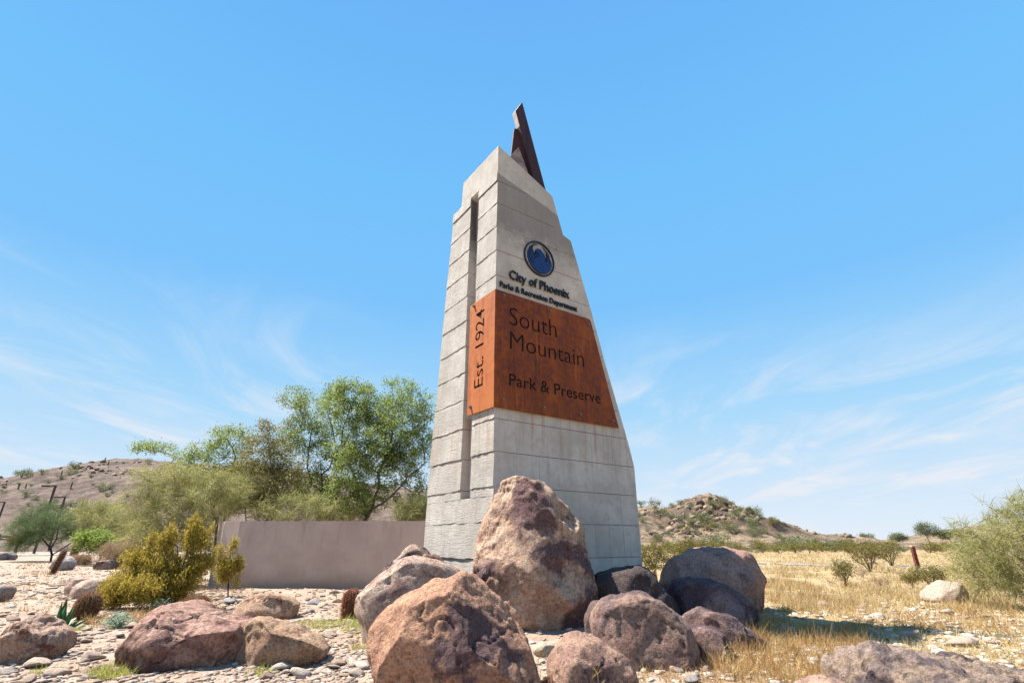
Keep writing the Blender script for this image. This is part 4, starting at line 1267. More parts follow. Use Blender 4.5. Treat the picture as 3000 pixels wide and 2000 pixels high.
def m_stone_mass(name, cols):
    M = Mat(name)
    g = M.n.new('ShaderNodeNewGeometry')
    c = M.ramp(g.outputs['Random Per Island'], [(i / (len(cols) - 1), q) for i, q in enumerate(cols)])
    n = M.noise(20.0, 4, 0.65)
    c = M.mix(M.mrange(n, 0.4, 0.7, 0, 0.4), c, M.mix(1.0, c, (0.62, 0.56, 0.52), 'MULTIPLY'))
    return M.done(c, 0.92)


MAT['stone_tan'] = m_stone('loose_stone_tan', (0.410, 0.320, 0.254), (0.295, 0.205, 0.156))
MAT['stone_white'] = m_stone('loose_stone_white', (0.46, 0.395, 0.335), (0.344, 0.287, 0.246))
MAT['stone_grey'] = m_stone('loose_stone_grey', (0.328, 0.303, 0.295), (0.221, 0.205, 0.205))
stone_src = []
for q in range(10):
    V_, F_ = stone_mesh(100 + q, 2, 0.62 if q % 2 else 0.42)
    stone_src.append((V_, F_))
stone_me = {}
for key in ('stone_tan', 'stone_white', 'stone_grey'):
    for q, (V_, F_) in enumerate(stone_src):
        me = mesh_np('stone', V_, F_, False); me.materials.append(MAT[key]); stone_me[(key, q)] = me

BLOCKED = []
for ob in BOULD.values():
    c = [ob.matrix_basis @ Vector(v) for v in ob.bound_box]
    BLOCKED.append((min(v.x for v in c), max(v.x for v in c), min(v.y for v in c), max(v.y for v in c)))


def free(x, y, m=0.0):
    for a, b, c, d in BLOCKED:
        fx, fy = (b - a) * 0.12, (d - c) * 0.12
        if a + fx - m < x < b - fx + m and c + fy - m < y < d - fy + m: return False
    if 16.8 < y < 17.3 and -9.2 < x < 1.3: return False
    return True


STONE_MARKS = [(165, 1850, 'near the agave'), (245, 1800, 'beside the rusty barrel cactus'), (90, 1960, 'below the layered pinkish boulder'), (30, 1780, 'above the layered pinkish boulder'), (260, 1720, 'by the two pale slabs'), (110, 1710, 'near the leaning column cactus'), (330, 1830, 'below the golden shrub'),
               (300, 1930, 'beside the reddish-brown boulder'), (220, 1990, 'at the bottom edge below the agave'), (350, 1750, 'in the dry grass of the golden shrub'), (560, 1980, 'under the reddish-brown boulder'), (760, 1990, 'below the tan angular boulder'), (930, 1960, 'in the weeds past the tan angular boulder'), (1060, 1970, 'against the orange boulder'),
               (900, 1840, 'in the weeds behind the tan angular boulder'), (1060, 1850, 'beside the tall barrel cactus'), (780, 1840, 'just behind the tan angular boulder'), (620, 1760, 'near the small golden shrub'), (780, 1720, 'at the wall foot behind the blocky boulder'), (900, 1720, 'at the middle of the wall foot'), (1010, 1720, 'at the wall foot near the pile'), (700, 1790, 'beside the blocky boulder'), (920, 1780, 'between the blocky boulder and the tall barrel cactus'),
               (1640, 1900, 'below the towering boulder'), (1900, 1990, 'below the mottled boulder'), (2080, 1940, 'by the flat bluish boulder'), (2450, 1760, 'on the open straw before the small creosote'), (2450, 1860, 'in the straw behind the craggy ledge'), (2620, 1790, 'in the straw before the white boulder'), (2750, 1780, 'at the foot of the white boulder'), (2900, 1790, 'under the wispy palo verde'), (2700, 1870, 'just behind the craggy ledge'), (2920, 1870, 'past the far end of the craggy ledge')]


def stone_label(px, py, r, key, q, fallback):
    place = min(STONE_MARKS, key=lambda m: (m[0] - px) ** 2 + (2.2 * (m[1] - py)) ** 2)[2]
    size = 'tiny' if r < 0.065 else 'small' if r < 0.09 else 'fist-sized' if r < 0.125 else 'large' if r < 0.17 else 'very large'
    col = {'stone_tan': 'tan', 'stone_white': 'whitish', 'stone_grey': 'grey'}[key]
    return f"{size} {col} {'blocky' if q % 2 else 'flat'} stone {place}"


def scatter(zone, n, smin, smax, keys, label, group, rs, power=3.0):
    k = 0; tries = 0
    while k < n and tries < n * 30:
        tries += 1
        px, py = rs.uniform(zone[0], zone[2]), rs.uniform(zone[1], zone[3])
        p = G(px, py)
        if not free(p.x, p.y, 0.04): continue
        r = smin + (smax - smin) * rs.random() ** power
        key = rs.choice(keys); q = rs.randrange(10)
        o = link('stone', stone_me[(key, q)], None, None, (p.x, p.y, gz(p.x, p.y) + r * 0.18), (rs.uniform(-0.25, 0.25), rs.uniform(-0.25, 0.25), rs.uniform(0, 6.28)), r)
        lb = stone_label(px, py, r, key, q, label)
        tag(o, lb, 'stone', 'loose stones' + lb.split(' stone', 1)[1])
        k += 1


rs = random.Random(21)
scatter((0, 1690, 420, 2000), 105, 0.04, 0.20, ['stone_tan', 'stone_tan', 'stone_white'], 'pale flat stone on the open rubble slope around the agave and barrel cactus', 'stones on the open rubble slope', rs)
scatter((700, 1832, 1110, 2000), 85, 0.045, 0.15, ['stone_white', 'stone_white', 'stone_tan'], 'white stone in the weedy rubble between the tan angular boulder and the pile', 'white stones in the weedy rubble', rs)
scatter((560, 1700, 1060, 1800), 45, 0.06, 0.2, ['stone_grey', 'stone_tan', 'stone_white'], 'greyish stone on the shaded ground along the stucco wall', 'stones along the stucco wall', rs)
scatter((2360, 1735, 3000, 1900), 60, 0.05, 0.2, ['stone_white', 'stone_tan'], 'white stone lying in the straw grass around the white boulder', 'stones in the straw grass', rs)

scatter((1560, 1870, 2150, 2000), 30, 0.04, 0.13, ['stone_grey', 'stone_tan'], 'small stone lodged on the ground among the boulders of the pile', 'stones lodged in the boulder pile', rs)
# gravel: thousands of small chips nobody would count
def gravel(name, zones, label, cols, seed):
    rs = np.random.default_rng(seed)
    src = []
    for q in range(6):
        S, F = ico(1); V = S.copy(); r2 = np.random.default_rng(500 + q)
        for _ in range(7):
            n = r2.normal(size=3); n /= np.linalg.norm(n); d = V @ n; V = V - np.clip(d - r2.uniform(0.25, 0.7), 0, None)[:, None] * n
        src.append((V * np.array([1.4, 1.0, 0.5]), F))
    parts = []
    for (x0, y0, x1, y1), n, smin, smax in zones:
        px, py = rs.uniform(x0, x1, n), rs.uniform(y0, y1, n)
        for k in range(n):
            p = G(px[k], py[k])
            if not free(p.x, p.y, 0.0): continue
            r = smin + (smax - smin) * rs.random() ** 2.5
            V, F = src[k % 6]; a = rs.uniform(0, 6.28); c, s = math.cos(a), math.sin(a)
            W = np.stack([V[:, 0] * c - V[:, 1] * s, V[:, 0] * s + V[:, 1] * c, V[:, 2]], 1) * r
            parts.append((W + np.array([p.x, p.y, gz(p.x, p.y) + r * 0.12]), F))
    V, F = join_np(parts)
    return tag(link(name, mesh_np(name, V, F), m_stone_mass(name + '_mat', cols)), label, 'gravel', None, 'stuff')


gravel('gravel', [((-100, 1655, 700, 1760), 1500, 0.03, 0.11), ((-100, 1745, 760, 2020), 3200, 0.010, 0.055), ((680, 1820, 1130, 2020), 1900, 0.012, 0.055), ((560, 1700, 1080, 1830), 1000, 0.02, 0.08), ((-900, 1660, -100, 2020), 1500, 0.02, 0.08)],
       'cream and grey gravel chips covering the rubble slope', [(0.20, 0.135, 0.10), (0.30, 0.215, 0.16), (0.36, 0.27, 0.21), (0.25, 0.21, 0.19), (0.42, 0.345, 0.28)] or [(0.230, 0.164, 0.123), (0.344, 0.262, 0.205), (0.426, 0.353, 0.287), (0.279, 0.246, 0.230), (0.492, 0.435, 0.377)], 5)
gravel('gravel', [((2250, 1720, 3050, 1960), 1700, 0.02, 0.09), ((1540, 1860, 2500, 2000), 600, 0.02, 0.07), ((2150, 1644, 2800, 1672), 500, 0.04, 0.12), ((3050, 1720, 3800, 1990), 800, 0.02, 0.09)],
       'pale gravel chips strewn among the straw grass', [(0.295, 0.230, 0.164), (0.410, 0.344, 0.271), (0.492, 0.443, 0.377), (0.344, 0.295, 0.246)], 6)


# ------------------------------------------------------------------ straw grass, weeds
def tufts(name, zones, mat, label, seed, lift=0.0, avoid=True):
    rs = np.random.default_rng(seed)
    Ps, Ds, Ls, Ws, Dr = [], [], [], [], []
    for zone, n, h0, h1, blades, spread, wid in zones:
        if callable(zone): pts = zone(rs, n)
        else:
            px, py = rs.uniform(zone[0], zone[2], n), rs.uniform(zone[1], zone[3], n)
            pts = [tuple(G(a, b))[:2] for a, b in zip(px, py)]
        for x, y in pts:
            dens = pnoise(np.array([[x * 0.5, y * 0.5, 4.4]]))[0]
            if dens < -0.12: continue
            if avoid and not free(x, y): continue
            h = rs.uniform(h0, h1) * (1 + 0.5 * dens)
            d = math.hypot(x, y)
            m = blades
            off = rs.normal(size=(m, 2)) * spread
            bx, by = x + off[:, 0], y + off[:, 1]
            Ps.append(np.stack([bx, by, gz_np(bx, by) - 0.005], 1))
            Ds.append(np.stack([rs.normal(size=m) * 0.45, rs.normal(size=m) * 0.45, np.ones(m)], 1))
            Ls.append(h * rs.uniform(0.5, 1.15, m)); Ws.append(np.full(m, max(wid, d * 0.00075))); Dr.append(rs.uniform(0.0, 0.45, m))
    V, F = strips(np.concatenate(Ps), np.concatenate(Ds), np.concatenate(Ls), np.concatenate(Ws), np.concatenate(Dr), 2)
    return tag(link(name, mesh_np(name, V, F), mat), label, 'grass', None, 'stuff')


tufts('grass', [((2050, 1665, 3050, 1800), 2800, 0.06, 0.22, 10, 0.10, 0.006), ((2150, 1660, 3050, 1790), 350, 0.2, 0.38, 26, 0.12, 0.006), ((2200, 1770, 3050, 1960), 1000, 0.05, 0.16, 10, 0.07, 0.004),
                ((2000, 1622, 2900, 1670), 2200, 0.12, 0.28, 7, 0.35, 0.01), ((2020, 1612, 2860, 1635), 900, 0.15, 0.35, 6, 0.6, 0.02), ((3050, 1665, 3900, 1980), 1300, 0.08, 0.24, 10, 0.12, 0.006), ((2860, 1620, 3900, 1672), 900, 0.12, 0.28, 7, 0.35, 0.01)],
      MAT['straw'], 'golden straw grass covering the open field', 31)
tufts('grass', [((2080, 1830, 2560, 2010), 600, 0.10, 0.26, 12, 0.06, 0.004), ((2000, 1700, 2420, 1830), 420, 0.12, 0.28, 11, 0.08, 0.005), ((2250, 1700, 3000, 1850), 260, 0.10, 0.24, 18, 0.10, 0.005), ((1560, 1940, 2120, 2010), 130, 0.08, 0.2, 9, 0.05, 0.004)],
      MAT['straw_brown'], 'taller brown straw grass beside the boulder pile', 32)
tufts('grass', [((250, 1700, 640, 1830), 900, 0.08, 0.24, 10, 0.08, 0.005), ((0, 1690, 300, 1800), 160, 0.06, 0.16, 8, 0.06, 0.005), ((180, 1800, 400, 1990), 90, 0.04, 0.12, 8, 0.04, 0.004), ((300, 1620, 480, 1680), 200, 0.2, 0.5, 9, 0.2, 0.01), ((640, 1700, 1060, 1800), 240, 0.06, 0.18, 7, 0.06, 0.005), ((60, 1640, 260, 1690), 90, 0.1, 0.2, 7, 0.2, 0.01),
                ((1020, 1880, 1130, 2010), 70, 0.06, 0.16, 10, 0.05, 0.004)],
      MAT['straw_brown'], 'thin dry grass around the yellow shrub and the wall', 33)


def patch(cx, cy, rx, ry):
    def f(rs, n):
        out = []
        for _ in range(n):
            a, r = rs.uniform(0, 6.28), math.sqrt(rs.random())
            p = G(cx + rx * r * math.cos(a), cy + ry * r * math.sin(a)); out.append((p.x, p.y))
        return out
    return f


tufts('weeds', [(patch(a, b, c, d), n, 0.05, 0.15, 16, 0.05, 0.007) for a, b, c, d, n in
                [(960, 1835, 80, 16, 60), (1060, 1850, 60, 20, 50), (900, 1955, 90, 22, 60), (1000, 1960, 50, 25, 35), (1060, 1925, 40, 25, 40), (790, 1975, 50, 14, 35),
                 (320, 1980, 45, 14, 45), (320, 1885, 40, 10, 30), (370, 1925, 40, 10, 20), (1120, 1845, 30, 20, 25), (960, 1990, 120, 10, 40), (150, 1970, 60, 8, 12), (240, 1850, 40, 8, 10)]],
      MAT['weed'], 'low yellow-green weeds growing between the white stones', 34)


# ------------------------------------------------------------------ trees and shrubs
def colonize(attr, chains, step, infl, kill, iters):
    nodes, par = [], []
    for ch in chains:
        prev = ch[0] if isinstance(ch[0], int) else -1
        for p in (ch[1:] if isinstance(ch[0], int) else ch):
            nodes.append(Vector(p)); par.append(prev); prev = len(nodes) - 1
    alive = [Vector(a) for a in attr]
    for it in range(iters):
        kd = KDTree(len(nodes))
        for q, nd in enumerate(nodes): kd.insert(nd, q)
        kd.balance()
        pull = {}; keep = []
        for a in alive:
            co, idx, d = kd.find(a)
            if d < kill: continue
            keep.append(a)
            if d < infl: pull.setdefault(idx, []).append((a - nodes[idx]).normalized())
        alive = keep
        if not pull or not alive: break
        for idx, ds in pull.items():
            v = Vector((0, 0, 0))
            for d in ds: v += d
            v += Vector((random.gauss(0, 0.25), random.gauss(0, 0.25), random.gauss(0, 0.2))) * len(ds) ** 0.5
            if v.length < 1e-6: continue
            nodes.append(nodes[idx] + v.normalized() * step); par.append(idx)
    return np.array([n[:] for n in nodes]), np.array(par)


def radii(par, tip, e=2.3, cap=9):
    n = len(par); r = np.zeros(n)
    for k in range(n - 1, -1, -1):
        r[k] = max(tip, r[k] ** (1 / e)) if r[k] > 0 else tip
        if par[k] >= 0: r[par[k]] += r[k] ** e
    return np.minimum(r, cap)


def ell_points(ells, n, rs, shell=0.5):
    w = np.array([e[3] * e[4] * e[5] for e in ells]); w = w ** 0.75; w = w / w.sum()
    out = []
    for e, c in zip(ells, rs.multinomial(n, w)):
        d = rs.normal(size=(c, 3)); d /= np.linalg.norm(d, axis=1, keepdims=True)
        r = rs.random(c) ** shell
        out.append(np.array(e[:3]) + d * r[:, None] * np.array(e[3:6]))
    return np.concatenate(out)


def px_ell(Y, px, py, rx, ry, dep=None, dy=0.0):
    c = atY(px, py, Y + dy); a = atY(px + rx, py, Y + dy); b = atY(px, py - ry, Y + dy)
    hx, hz = (a - c).length, (b - c).length
    return (c.x, c.y, c.z, hx, dep if dep else hx * 0.8, hz)


def tree(name, label, base, chains, ells, n_attr, step, kill, mode, leafmat, barkmat, tip=0.006, seed=1, cat='tree', group=None, per=20, thr=2.2, lsize=1.0, extra=(), iters=90, infl=None, cap=0.2, gaps=0.30, fill=0.8):
    global RNG
    rs = np.random.default_rng(seed); random.seed(seed); RNG = rs
    base = Vector(base)
    attr = ell_points(ells, n_attr, rs)
    attr = attr[attr[:, 2] > base.z + 0.03]
    ext = np.ptp(attr, axis=0).max()
    cl = fbm(attr * (9.0 / ext) + seed, 3)
    if len(attr) > 150: attr = attr[cl > np.quantile(cl, gaps)]
    nodes, par = colonize(attr, chains, step, infl or step * 9, kill, iters)
    r = radii(par, tip, cap=cap)
    k = np.arange(len(par)); m = par >= 0
    P0, P1 = nodes[par[m]], nodes[k[m]]
    V, F = tubes(P0, P1, np.minimum(r[par[m]], r[k[m]] * 1.35), r[k[m]], 5)
    root = empty(name, base); tag(root, label, cat, group)
    b = np.array(base)
    link('trunk', mesh_np('trunk', V - b, F, True), barkmat, root)
    tipn = np.where((r < tip * thr))[0]
    D = np.zeros_like(nodes); D[m] = nodes[k[m]] - nodes[par[m]]; D /= np.maximum(np.linalg.norm(D, axis=1, keepdims=True), 1e-6)
    nodes_n = len(nodes)
    nodes = np.concatenate([nodes, attr]); D = np.concatenate([D, rs.normal(size=attr.shape) * 0.5 + np.array([0, 0, 0.3])])
    tipn = np.concatenate([tipn, nodes_n + rs.choice(len(attr), int(len(attr) * fill), replace=False)])
    idx = np.repeat(tipn, per); c = len(idx)
    if mode == 'leaf':
        P = nodes[idx] + rs.normal(size=(c, 3)) * np.array([0.10, 0.10, 0.075]) * lsize
        Dl = D[idx] * 0.4 + rs.normal(size=(c, 3)) * 0.8 + np.array([0, 0, -0.15])
        V, F = leaf_quads(P, Dl, rs.uniform(0.06, 0.12, c) * lsize, rs.uniform(0.022, 0.042, c) * lsize)
    elif mode == 'strand':
        P = nodes[idx] + rs.normal(size=(c, 3)) * 0.05 * lsize
        Dl = D[idx] * 0.9 + rs.normal(size=(c, 3)) * 0.55 + np.array([0, 0, 0.15])
        V, F = strips(P, Dl, rs.uniform(0.2, 0.5, c) * lsize, rs.uniform(0.007, 0.015, c) * lsize ** 0.5, rs.uniform(0, 0.45, c), 2)
        c2 = c // 2
        P2 = nodes[idx[:c2]] + rs.normal(size=(c2, 3)) * 0.16 * lsize
        V2, F2 = leaf_quads(P2, rs.normal(size=(c2, 3)), rs.uniform(0.02, 0.05, c2) * lsize, rs.uniform(0.01, 0.02, c2) * lsize)
        V, F = join_np([(V, F), (V2, F2)])
    else:                                                    # upright needle sprigs
        P = nodes[idx] + rs.normal(size=(c, 3)) * np.array([0.035, 0.035, 0.05]) * lsize
        Dl = rs.normal(size=(c, 3)) * 0.55 + np.array([0, 0, 0.9])
        V, F = leaf_quads(P, Dl, rs.uniform(0.035, 0.075, c) * lsize, rs.uniform(0.009, 0.016, c) * lsize)
    link('crown', mesh_np('crown', V - b, F), leafmat, root)
    for (nm, e, n, ls, mt) in extra:
        P = ell_points([e], n, rs, 0.6)
        V, F = leaf_quads(P, rs.normal(size=(n, 3)), rs.uniform(0.06, 0.12, n) * ls, rs.uniform(0.02, 0.04, n) * ls)
        link(nm, mesh_np(nm, V - b, F), mt, root)
    return root


MAT['mistletoe'] = m_leaf('dark_mistletoe', [(0.012, 0.014, 0.008), (0.025, 0.028, 0.012), (0.04, 0.035, 0.02)], 0.1)
MAT['deadclump'] = m_leaf('dead_brown_clump', [(0.06, 0.035, 0.02), (0.11, 0.065, 0.04), (0.15, 0.10, 0.06)], 0.15)


def chain_px(Y, pts, dys=None):
    return [tuple(atY(x, y, Y + (dys[i] if dys else 0))) for i, (x, y) in enumerate(pts)]


Y1 = 20.5
b1 = G(1035, 1560, 0); b1 = Vector((atY(1040, 1590, Y1).x, Y1, 0.0))
tr = [(b1.x, Y1, 0.0)] + chain_px(Y1, [(1055, 1545), (1075, 1515), (1090, 1490)])
lim1 = chain_px(Y1, [(1098, 1455), (1112, 1420), (1108, 1385), (1125, 1350), (1140, 1310), (1150, 1270)], [0, 0.1, 0.2, 0.3, 0.4, 0.4])
lim2 = chain_px(Y1, [(1120, 1475), (1150, 1450), (1178, 1420), (1195, 1395), (1225, 1375), (1245, 1355)], [-0.2, -0.4, -0.5, -0.5, -0.4, -0.3])
lim3 = chain_px(Y1, [(1060, 1440), (1040, 1400), (1020, 1350), (1000, 1300), (1005, 1250)], [0.2, 0.5, 0.6, 0.7, 0.8])
ch = [tr, [3] + lim1, [3] + lim2, [2] + lim3]
tree('mesquite_tree', 'tall dense green mesquite tree rising beside the concrete monument', b1, ch,
     [px_ell(Y1, 1150, 1215, 120, 105), px_ell(Y1, 1040, 1180, 90, 70), px_ell(Y1, 1235, 1290, 60, 150), px_ell(Y1, 1100, 1330, 150, 110), px_ell(Y1, 1180, 1130, 45, 28), px_ell(Y1, 1010, 1130, 45, 25),
      px_ell(Y1, 1225, 1480, 60, 60), px_ell(Y1, 1050, 1450, 110, 60)],
     2300, 0.20, 0.26, 'leaf', MAT['mesquite'], MAT['bark'], 0.0065, 51, per=20, gaps=0.32, lsize=1.1,
     extra=[('mistletoe', px_ell(Y1, 1155, 1335, 32, 45, 0.5), 1500, 1.0, MAT['mistletoe']), ('mistletoe', px_ell(Y1, 1163, 1462, 14, 26, 0.25), 350, 1.0, MAT['mistletoe'])])
Y2 = 21.8
b2 = Vector((atY(930, 1600, Y2).x, Y2, 0.0))
tr = [tuple(b2)] + chain_px(Y2, [(935, 1500), (945, 1440), (942, 1390), (938, 1352)])
lm = chain_px(Y2, [(915, 1420), (900, 1370), (905, 1310), (915, 1250)], [0.2, 0.3, 0.2, 0])
lm2 = chain_px(Y2, [(965, 1370), (985, 1320), (975, 1260), (960, 1210)], [-0.3, -0.5, -0.4, -0.3])
tree('mesquite_tree', 'airy green mesquite with bare upper twigs between the olive tree and the tall mesquite', b2, [tr, [2] + lm, [3] + lm2],
     [px_ell(Y2, 930, 1230, 90, 75), px_ell(Y2, 870, 1290, 70, 80), px_ell(Y2, 865, 1165, 50, 42), px_ell(Y2, 970, 1340, 80, 90), px_ell(Y2, 900, 1430, 110, 60), px_ell(Y2, 980, 1150, 40, 40)],
     1300, 0.20, 0.28, 'leaf', MAT['mesquite'], MAT['bark'], 0.006, 52, per=17, gaps=0.32, lsize=1.05,
     extra=[('mistletoe', px_ell(Y2, 965, 1478, 42, 50, 0.6), 1700, 1.1, MAT['mistletoe']), ('dead_clump', px_ell(Y2, 780, 1500, 34, 45, 0.5), 900, 1.1, MAT['deadclump'])])
Y3 = 20.2
b3 = Vector((atY(800, 1600, Y3).x, Y3, 0.0))
tr = [tuple(b3)] + chain_px(Y3, [(810, 1500), (812, 1430), (800, 1385)])
lm = chain_px(Y3, [(775, 1400), (760, 1430), (735, 1445)], [-0.2, -0.5, -0.8])
lm2 = chain_px(Y3, [(790, 1340), (785, 1290), (790, 1250)], [0.1, 0.1, 0.2])
tree('palo_verde_tree', 'olive-brown palo verde tree behind the stucco wall', b3, [tr, [2] + lm, [3] + lm2],
     [px_ell(Y3, 790, 1300, 75, 85), px_ell(Y3, 740, 1380, 90, 60), px_ell(Y3, 830, 1370, 80, 60), px_ell(Y3, 790, 1440, 110, 50), px_ell(Y3, 700, 1460, 80, 50)],
     1200, 0.18, 0.25, 'leaf', MAT['oliveleaf'], MAT['palebark'], 0.0055, 53, per=18, lsize=0.95)
Y4 = 21.5
b4 = Vector((atY(650, 1610, Y4).x, Y4, 0.0))
tr = [tuple(b4)] + chain_px(Y4, [(660, 1500), (670, 1430), (680, 1370)])
lm = chain_px(Y4, [(640, 1400), (600, 1370), (550, 1350), (510, 1335), (470, 1322), (430, 1318)], [0, 0.1, 0.1, 0, 0, 0])
lm2 = chain_px(Y4, [(690, 1340), (680, 1310), (660, 1280)])
tree('mesquite_tree', 'spreading mesquite reaching out over the brown hill with a thin bare arm', b4, [tr, [2] + lm, [3] + lm2],
     [px_ell(Y4, 680, 1290, 75, 45), px_ell(Y4, 620, 1310, 60, 40), px_ell(Y4, 560, 1335, 70, 28), px_ell(Y4, 450, 1310, 65, 18, 0.5), px_ell(Y4, 700, 1370, 70, 60), px_ell(Y4, 420, 1300, 30, 12, 0.3), px_ell(Y4, 600, 1400, 120, 50)],
     900, 0.19, 0.27, 'leaf', MAT['mesquite'], MAT['bark'], 0.006, 54, per=17, lsize=1.05)
Y5 = 17.9
b5 = Vector((atY(640, 1640, 18.4).x - 0.2, 18.6, 0.0))
tr = [tuple(b5)] + chain_px(18.3, [(635, 1540), (620, 1480), (600, 1440)])
lm = chain_px(18.3, [(570, 1440), (530, 1450), (490, 1470), (450, 1500)], [-0.2, -0.4, -0.6, -0.8])
lm2 = chain_px(18.3, [(560, 1400), (510, 1385), (460, 1390)], [0, 0, 0])
lm3 = chain_px(18.3, [(650, 1430), (690, 1440), (720, 1470)], [0, 0.2, 0.3])
tree('palo_verde_tree', 'pale yellow-green palo verde with drooping twigs behind the yellow shrub', b5, [tr, [2] + lm, [3] + lm2, [3] + lm3],
     [px_ell(18.2, 520, 1400, 110, 55), px_ell(18.0, 440, 1460, 80, 60), px_ell(17.9, 560, 1480, 130, 60), px_ell(17.6, 480, 1560, 110, 60), px_ell(18.3, 650, 1440, 90, 60), px_ell(17.9, 400, 1540, 60, 50), px_ell(17.7, 570, 1560, 70, 50)],
     1500, 0.17, 0.24, 'strand', MAT['paloverde'], MAT['palebark'], 0.005, 55, per=13, gaps=0.38, lsize=1.0)
for (px_, py_, rx_, ry_, Y_, sd_, mt_, lab_) in [(870, 1490, 130, 50, 19.3, 64, 'paloverde', 'low pale palo verde scrub filling the gap under the olive tree behind the wall'),
                                     (1220, 1490, 70, 45, 19.0, 65, 'paloverde', 'feathery pale scrub between the tall mesquite trunk and the monument'),
                                     (1010, 1490, 90, 50, 22.5, 66, 'oliveleaf', 'olive scrub under the airy mesquite behind the wall'),
                                     (720, 1440, 80, 70, 19.6, 67, 'paloverde', 'bushy pale palo verde between the drooping palo verde and the olive tree')]:
    b_ = Vector((atY(px_, 1600, Y_).x, Y_, 0.0))
    tree('palo_verde_shrub', lab_, b_, [[tuple(b_), tuple(b_ + Vector((0, 0, 0.5))), tuple(b_ + Vector((0.1, 0, 1.0)))]],
         [px_ell(Y_, px_, py_, rx_, ry_), px_ell(Y_, px_ - rx_ * 0.5, py_ + 20, rx_ * 0.6, ry_), px_ell(Y_, px_ + rx_ * 0.5, py_ + 10, rx_ * 0.6, ry_)],
         560, 0.17, 0.25, 'strand', MAT[mt_], MAT['palebark'], 0.005, sd_, cat='shrub', per=11, lsize=0.95, infl=3.0, gaps=0.42)
Y6 = 36.0
b6 = G(148, 1644); Y6 = b6.y
tr = [tuple(b6)] + chain_px(Y6, [(152, 1625), (148, 1605)])
lm = chain_px(Y6, [(185, 1605), (215, 1585), (240, 1565)], [0, 0, 0]); lm2 = chain_px(Y6, [(130, 1585), (110, 1560)]); lm3 = chain_px(Y6, [(165, 1580), (170, 1550)])
tree('palo_verde_tree', 'round grey-green palo verde standing by the lamp posts and the pipe gate', b6, [tr, [1] + lm, [2] + lm2, [2] + lm3],
     [px_ell(Y6, 160, 1540, 110, 55), px_ell(Y6, 80, 1560, 60, 45), px_ell(Y6, 240, 1530, 60, 45), px_ell(Y6, 120, 1510, 60, 40), px_ell(Y6, 60, 1590, 40, 30)],
     900, 0.30, 0.42, 'strand', MAT['greygreen'], MAT['darkbark'], 0.011, 56, per=18, lsize=1.6)
Y7 = 33.0
b7 = Vector((atY(290, 1640, Y7).x, Y7, 0.0))
tree('palo_verde_shrub', 'bright lime-green shrub at the edge of the tan dry brush', b7, [[tuple(b7), tuple(b7 + Vector((0, 0, 0.5)))]],
     [px_ell(Y7, 285, 1585, 50, 32), px_ell(Y7, 250, 1575, 30, 18), px_ell(Y7, 330, 1600, 35, 28)], 380, 0.24, 0.34, 'leaf', MAT['brightgreen'], MAT['palebark'], 0.008, 57, cat='shrub', per=22, lsize=1.7)
Y8 = 30.0
b8 = Vector((atY(365, 1650, Y8).x, Y8, 0.0))
tree('palo_verde_shrub', 'hazy yellow-green shrub below the brown hill and behind the dry brush', b8 + Vector((0, 6, 0)), [[tuple(b8 + Vector((0, 6, 0))), tuple(b8 + Vector((0, 6, 0.7)))]],
     [px_ell(Y8 + 6, 340, 1530, 90, 45), px_ell(Y8 + 6, 280, 1500, 60, 35), px_ell(Y8 + 6, 400, 1560, 80, 50)], 700, 0.3, 0.4, 'strand', MAT['paloverde'], MAT['palebark'], 0.010, 58, cat='shrub', per=20, lsize=1.6)
tree('dry_shrub', 'tan leafless dry brush beside the yellow shrub', b8, [[tuple(b8), tuple(b8 + Vector((0, 0, 0.4)))]],
     [px_ell(Y8, 370, 1615, 70, 40), px_ell(Y8, 420, 1590, 50, 40), px_ell(Y8, 330, 1640, 45, 22)], 420, 0.22, 0.32, 'strand', MAT['drybrush'], MAT['brush'], 0.007, 59, cat='shrub', per=18, lsize=1.2)
b8b = G(238, 1655)
tree('dry_shrub', 'small greyish dry bush near the grey split boulder', b8b, [[tuple(b8b), tuple(b8b + Vector((0, 0, 0.2)))]],
     [px_ell(b8b.y, 238, 1640, 30, 16)], 130, 0.16, 0.22, 'strand', MAT['drybrush'], MAT['brush'], 0.006, 60, cat='shrub', per=16, lsize=0.9)
# yellow shrub
b9 = G(500, 1782); Y9 = b9.y
chs = [[tuple(b9), tuple(b9 + Vector((0.02, 0, 0.18)))]]
for (x, y, dy) in [(420, 1640, -0.1), (470, 1620, 0.2), (520, 1600, 0.1), (560, 1580, 0.0), (600, 1640, -0.1), (380, 1690, -0.3), (540, 1680, -0.4), (450, 1700, -0.4)]:
    q = atY(x, y, Y9 + dy); a = b9 + Vector((0.02, 0, 0.18))
    chs.append([1] + [tuple(a.lerp(q, t) + Vector((0, 0, 0.12 * math.sin(t * 3.1)))) for t in (0.25, 0.5, 0.75, 1.0)])
tree('hopbush_shrub', 'tall golden-green shrub with upright needle sprigs by the stucco wall', b9, chs,
     [px_ell(Y9, 562, 1570, 26, 60), px_ell(Y9, 598, 1580, 22, 55), px_ell(Y9, 580, 1640, 50, 50), px_ell(Y9, 490, 1590, 28, 55), px_ell(Y9, 437, 1600, 14, 55), px_ell(Y9, 470, 1660, 60, 45), px_ell(Y9, 400, 1650, 50, 40), px_ell(Y9, 540, 1690, 60, 45),
      px_ell(Y9, 440, 1730, 80, 45, 0.6, -0.2), px_ell(Y9, 360, 1720, 50, 45, 0.5, -0.2), px_ell(Y9, 330, 1760, 35, 25, 0.4, -0.2), px_ell(Y9, 520, 1740, 50, 35)],
     2600, 0.085, 0.10, 'needle', MAT['yellowneedle'], MAT['darkbark'], 0.0038, 61, cat='shrub', per=21, lsize=1.2, gaps=0.36, iters=70, cap=0.05)
b10 = G(668, 1748); Y10 = b10.y
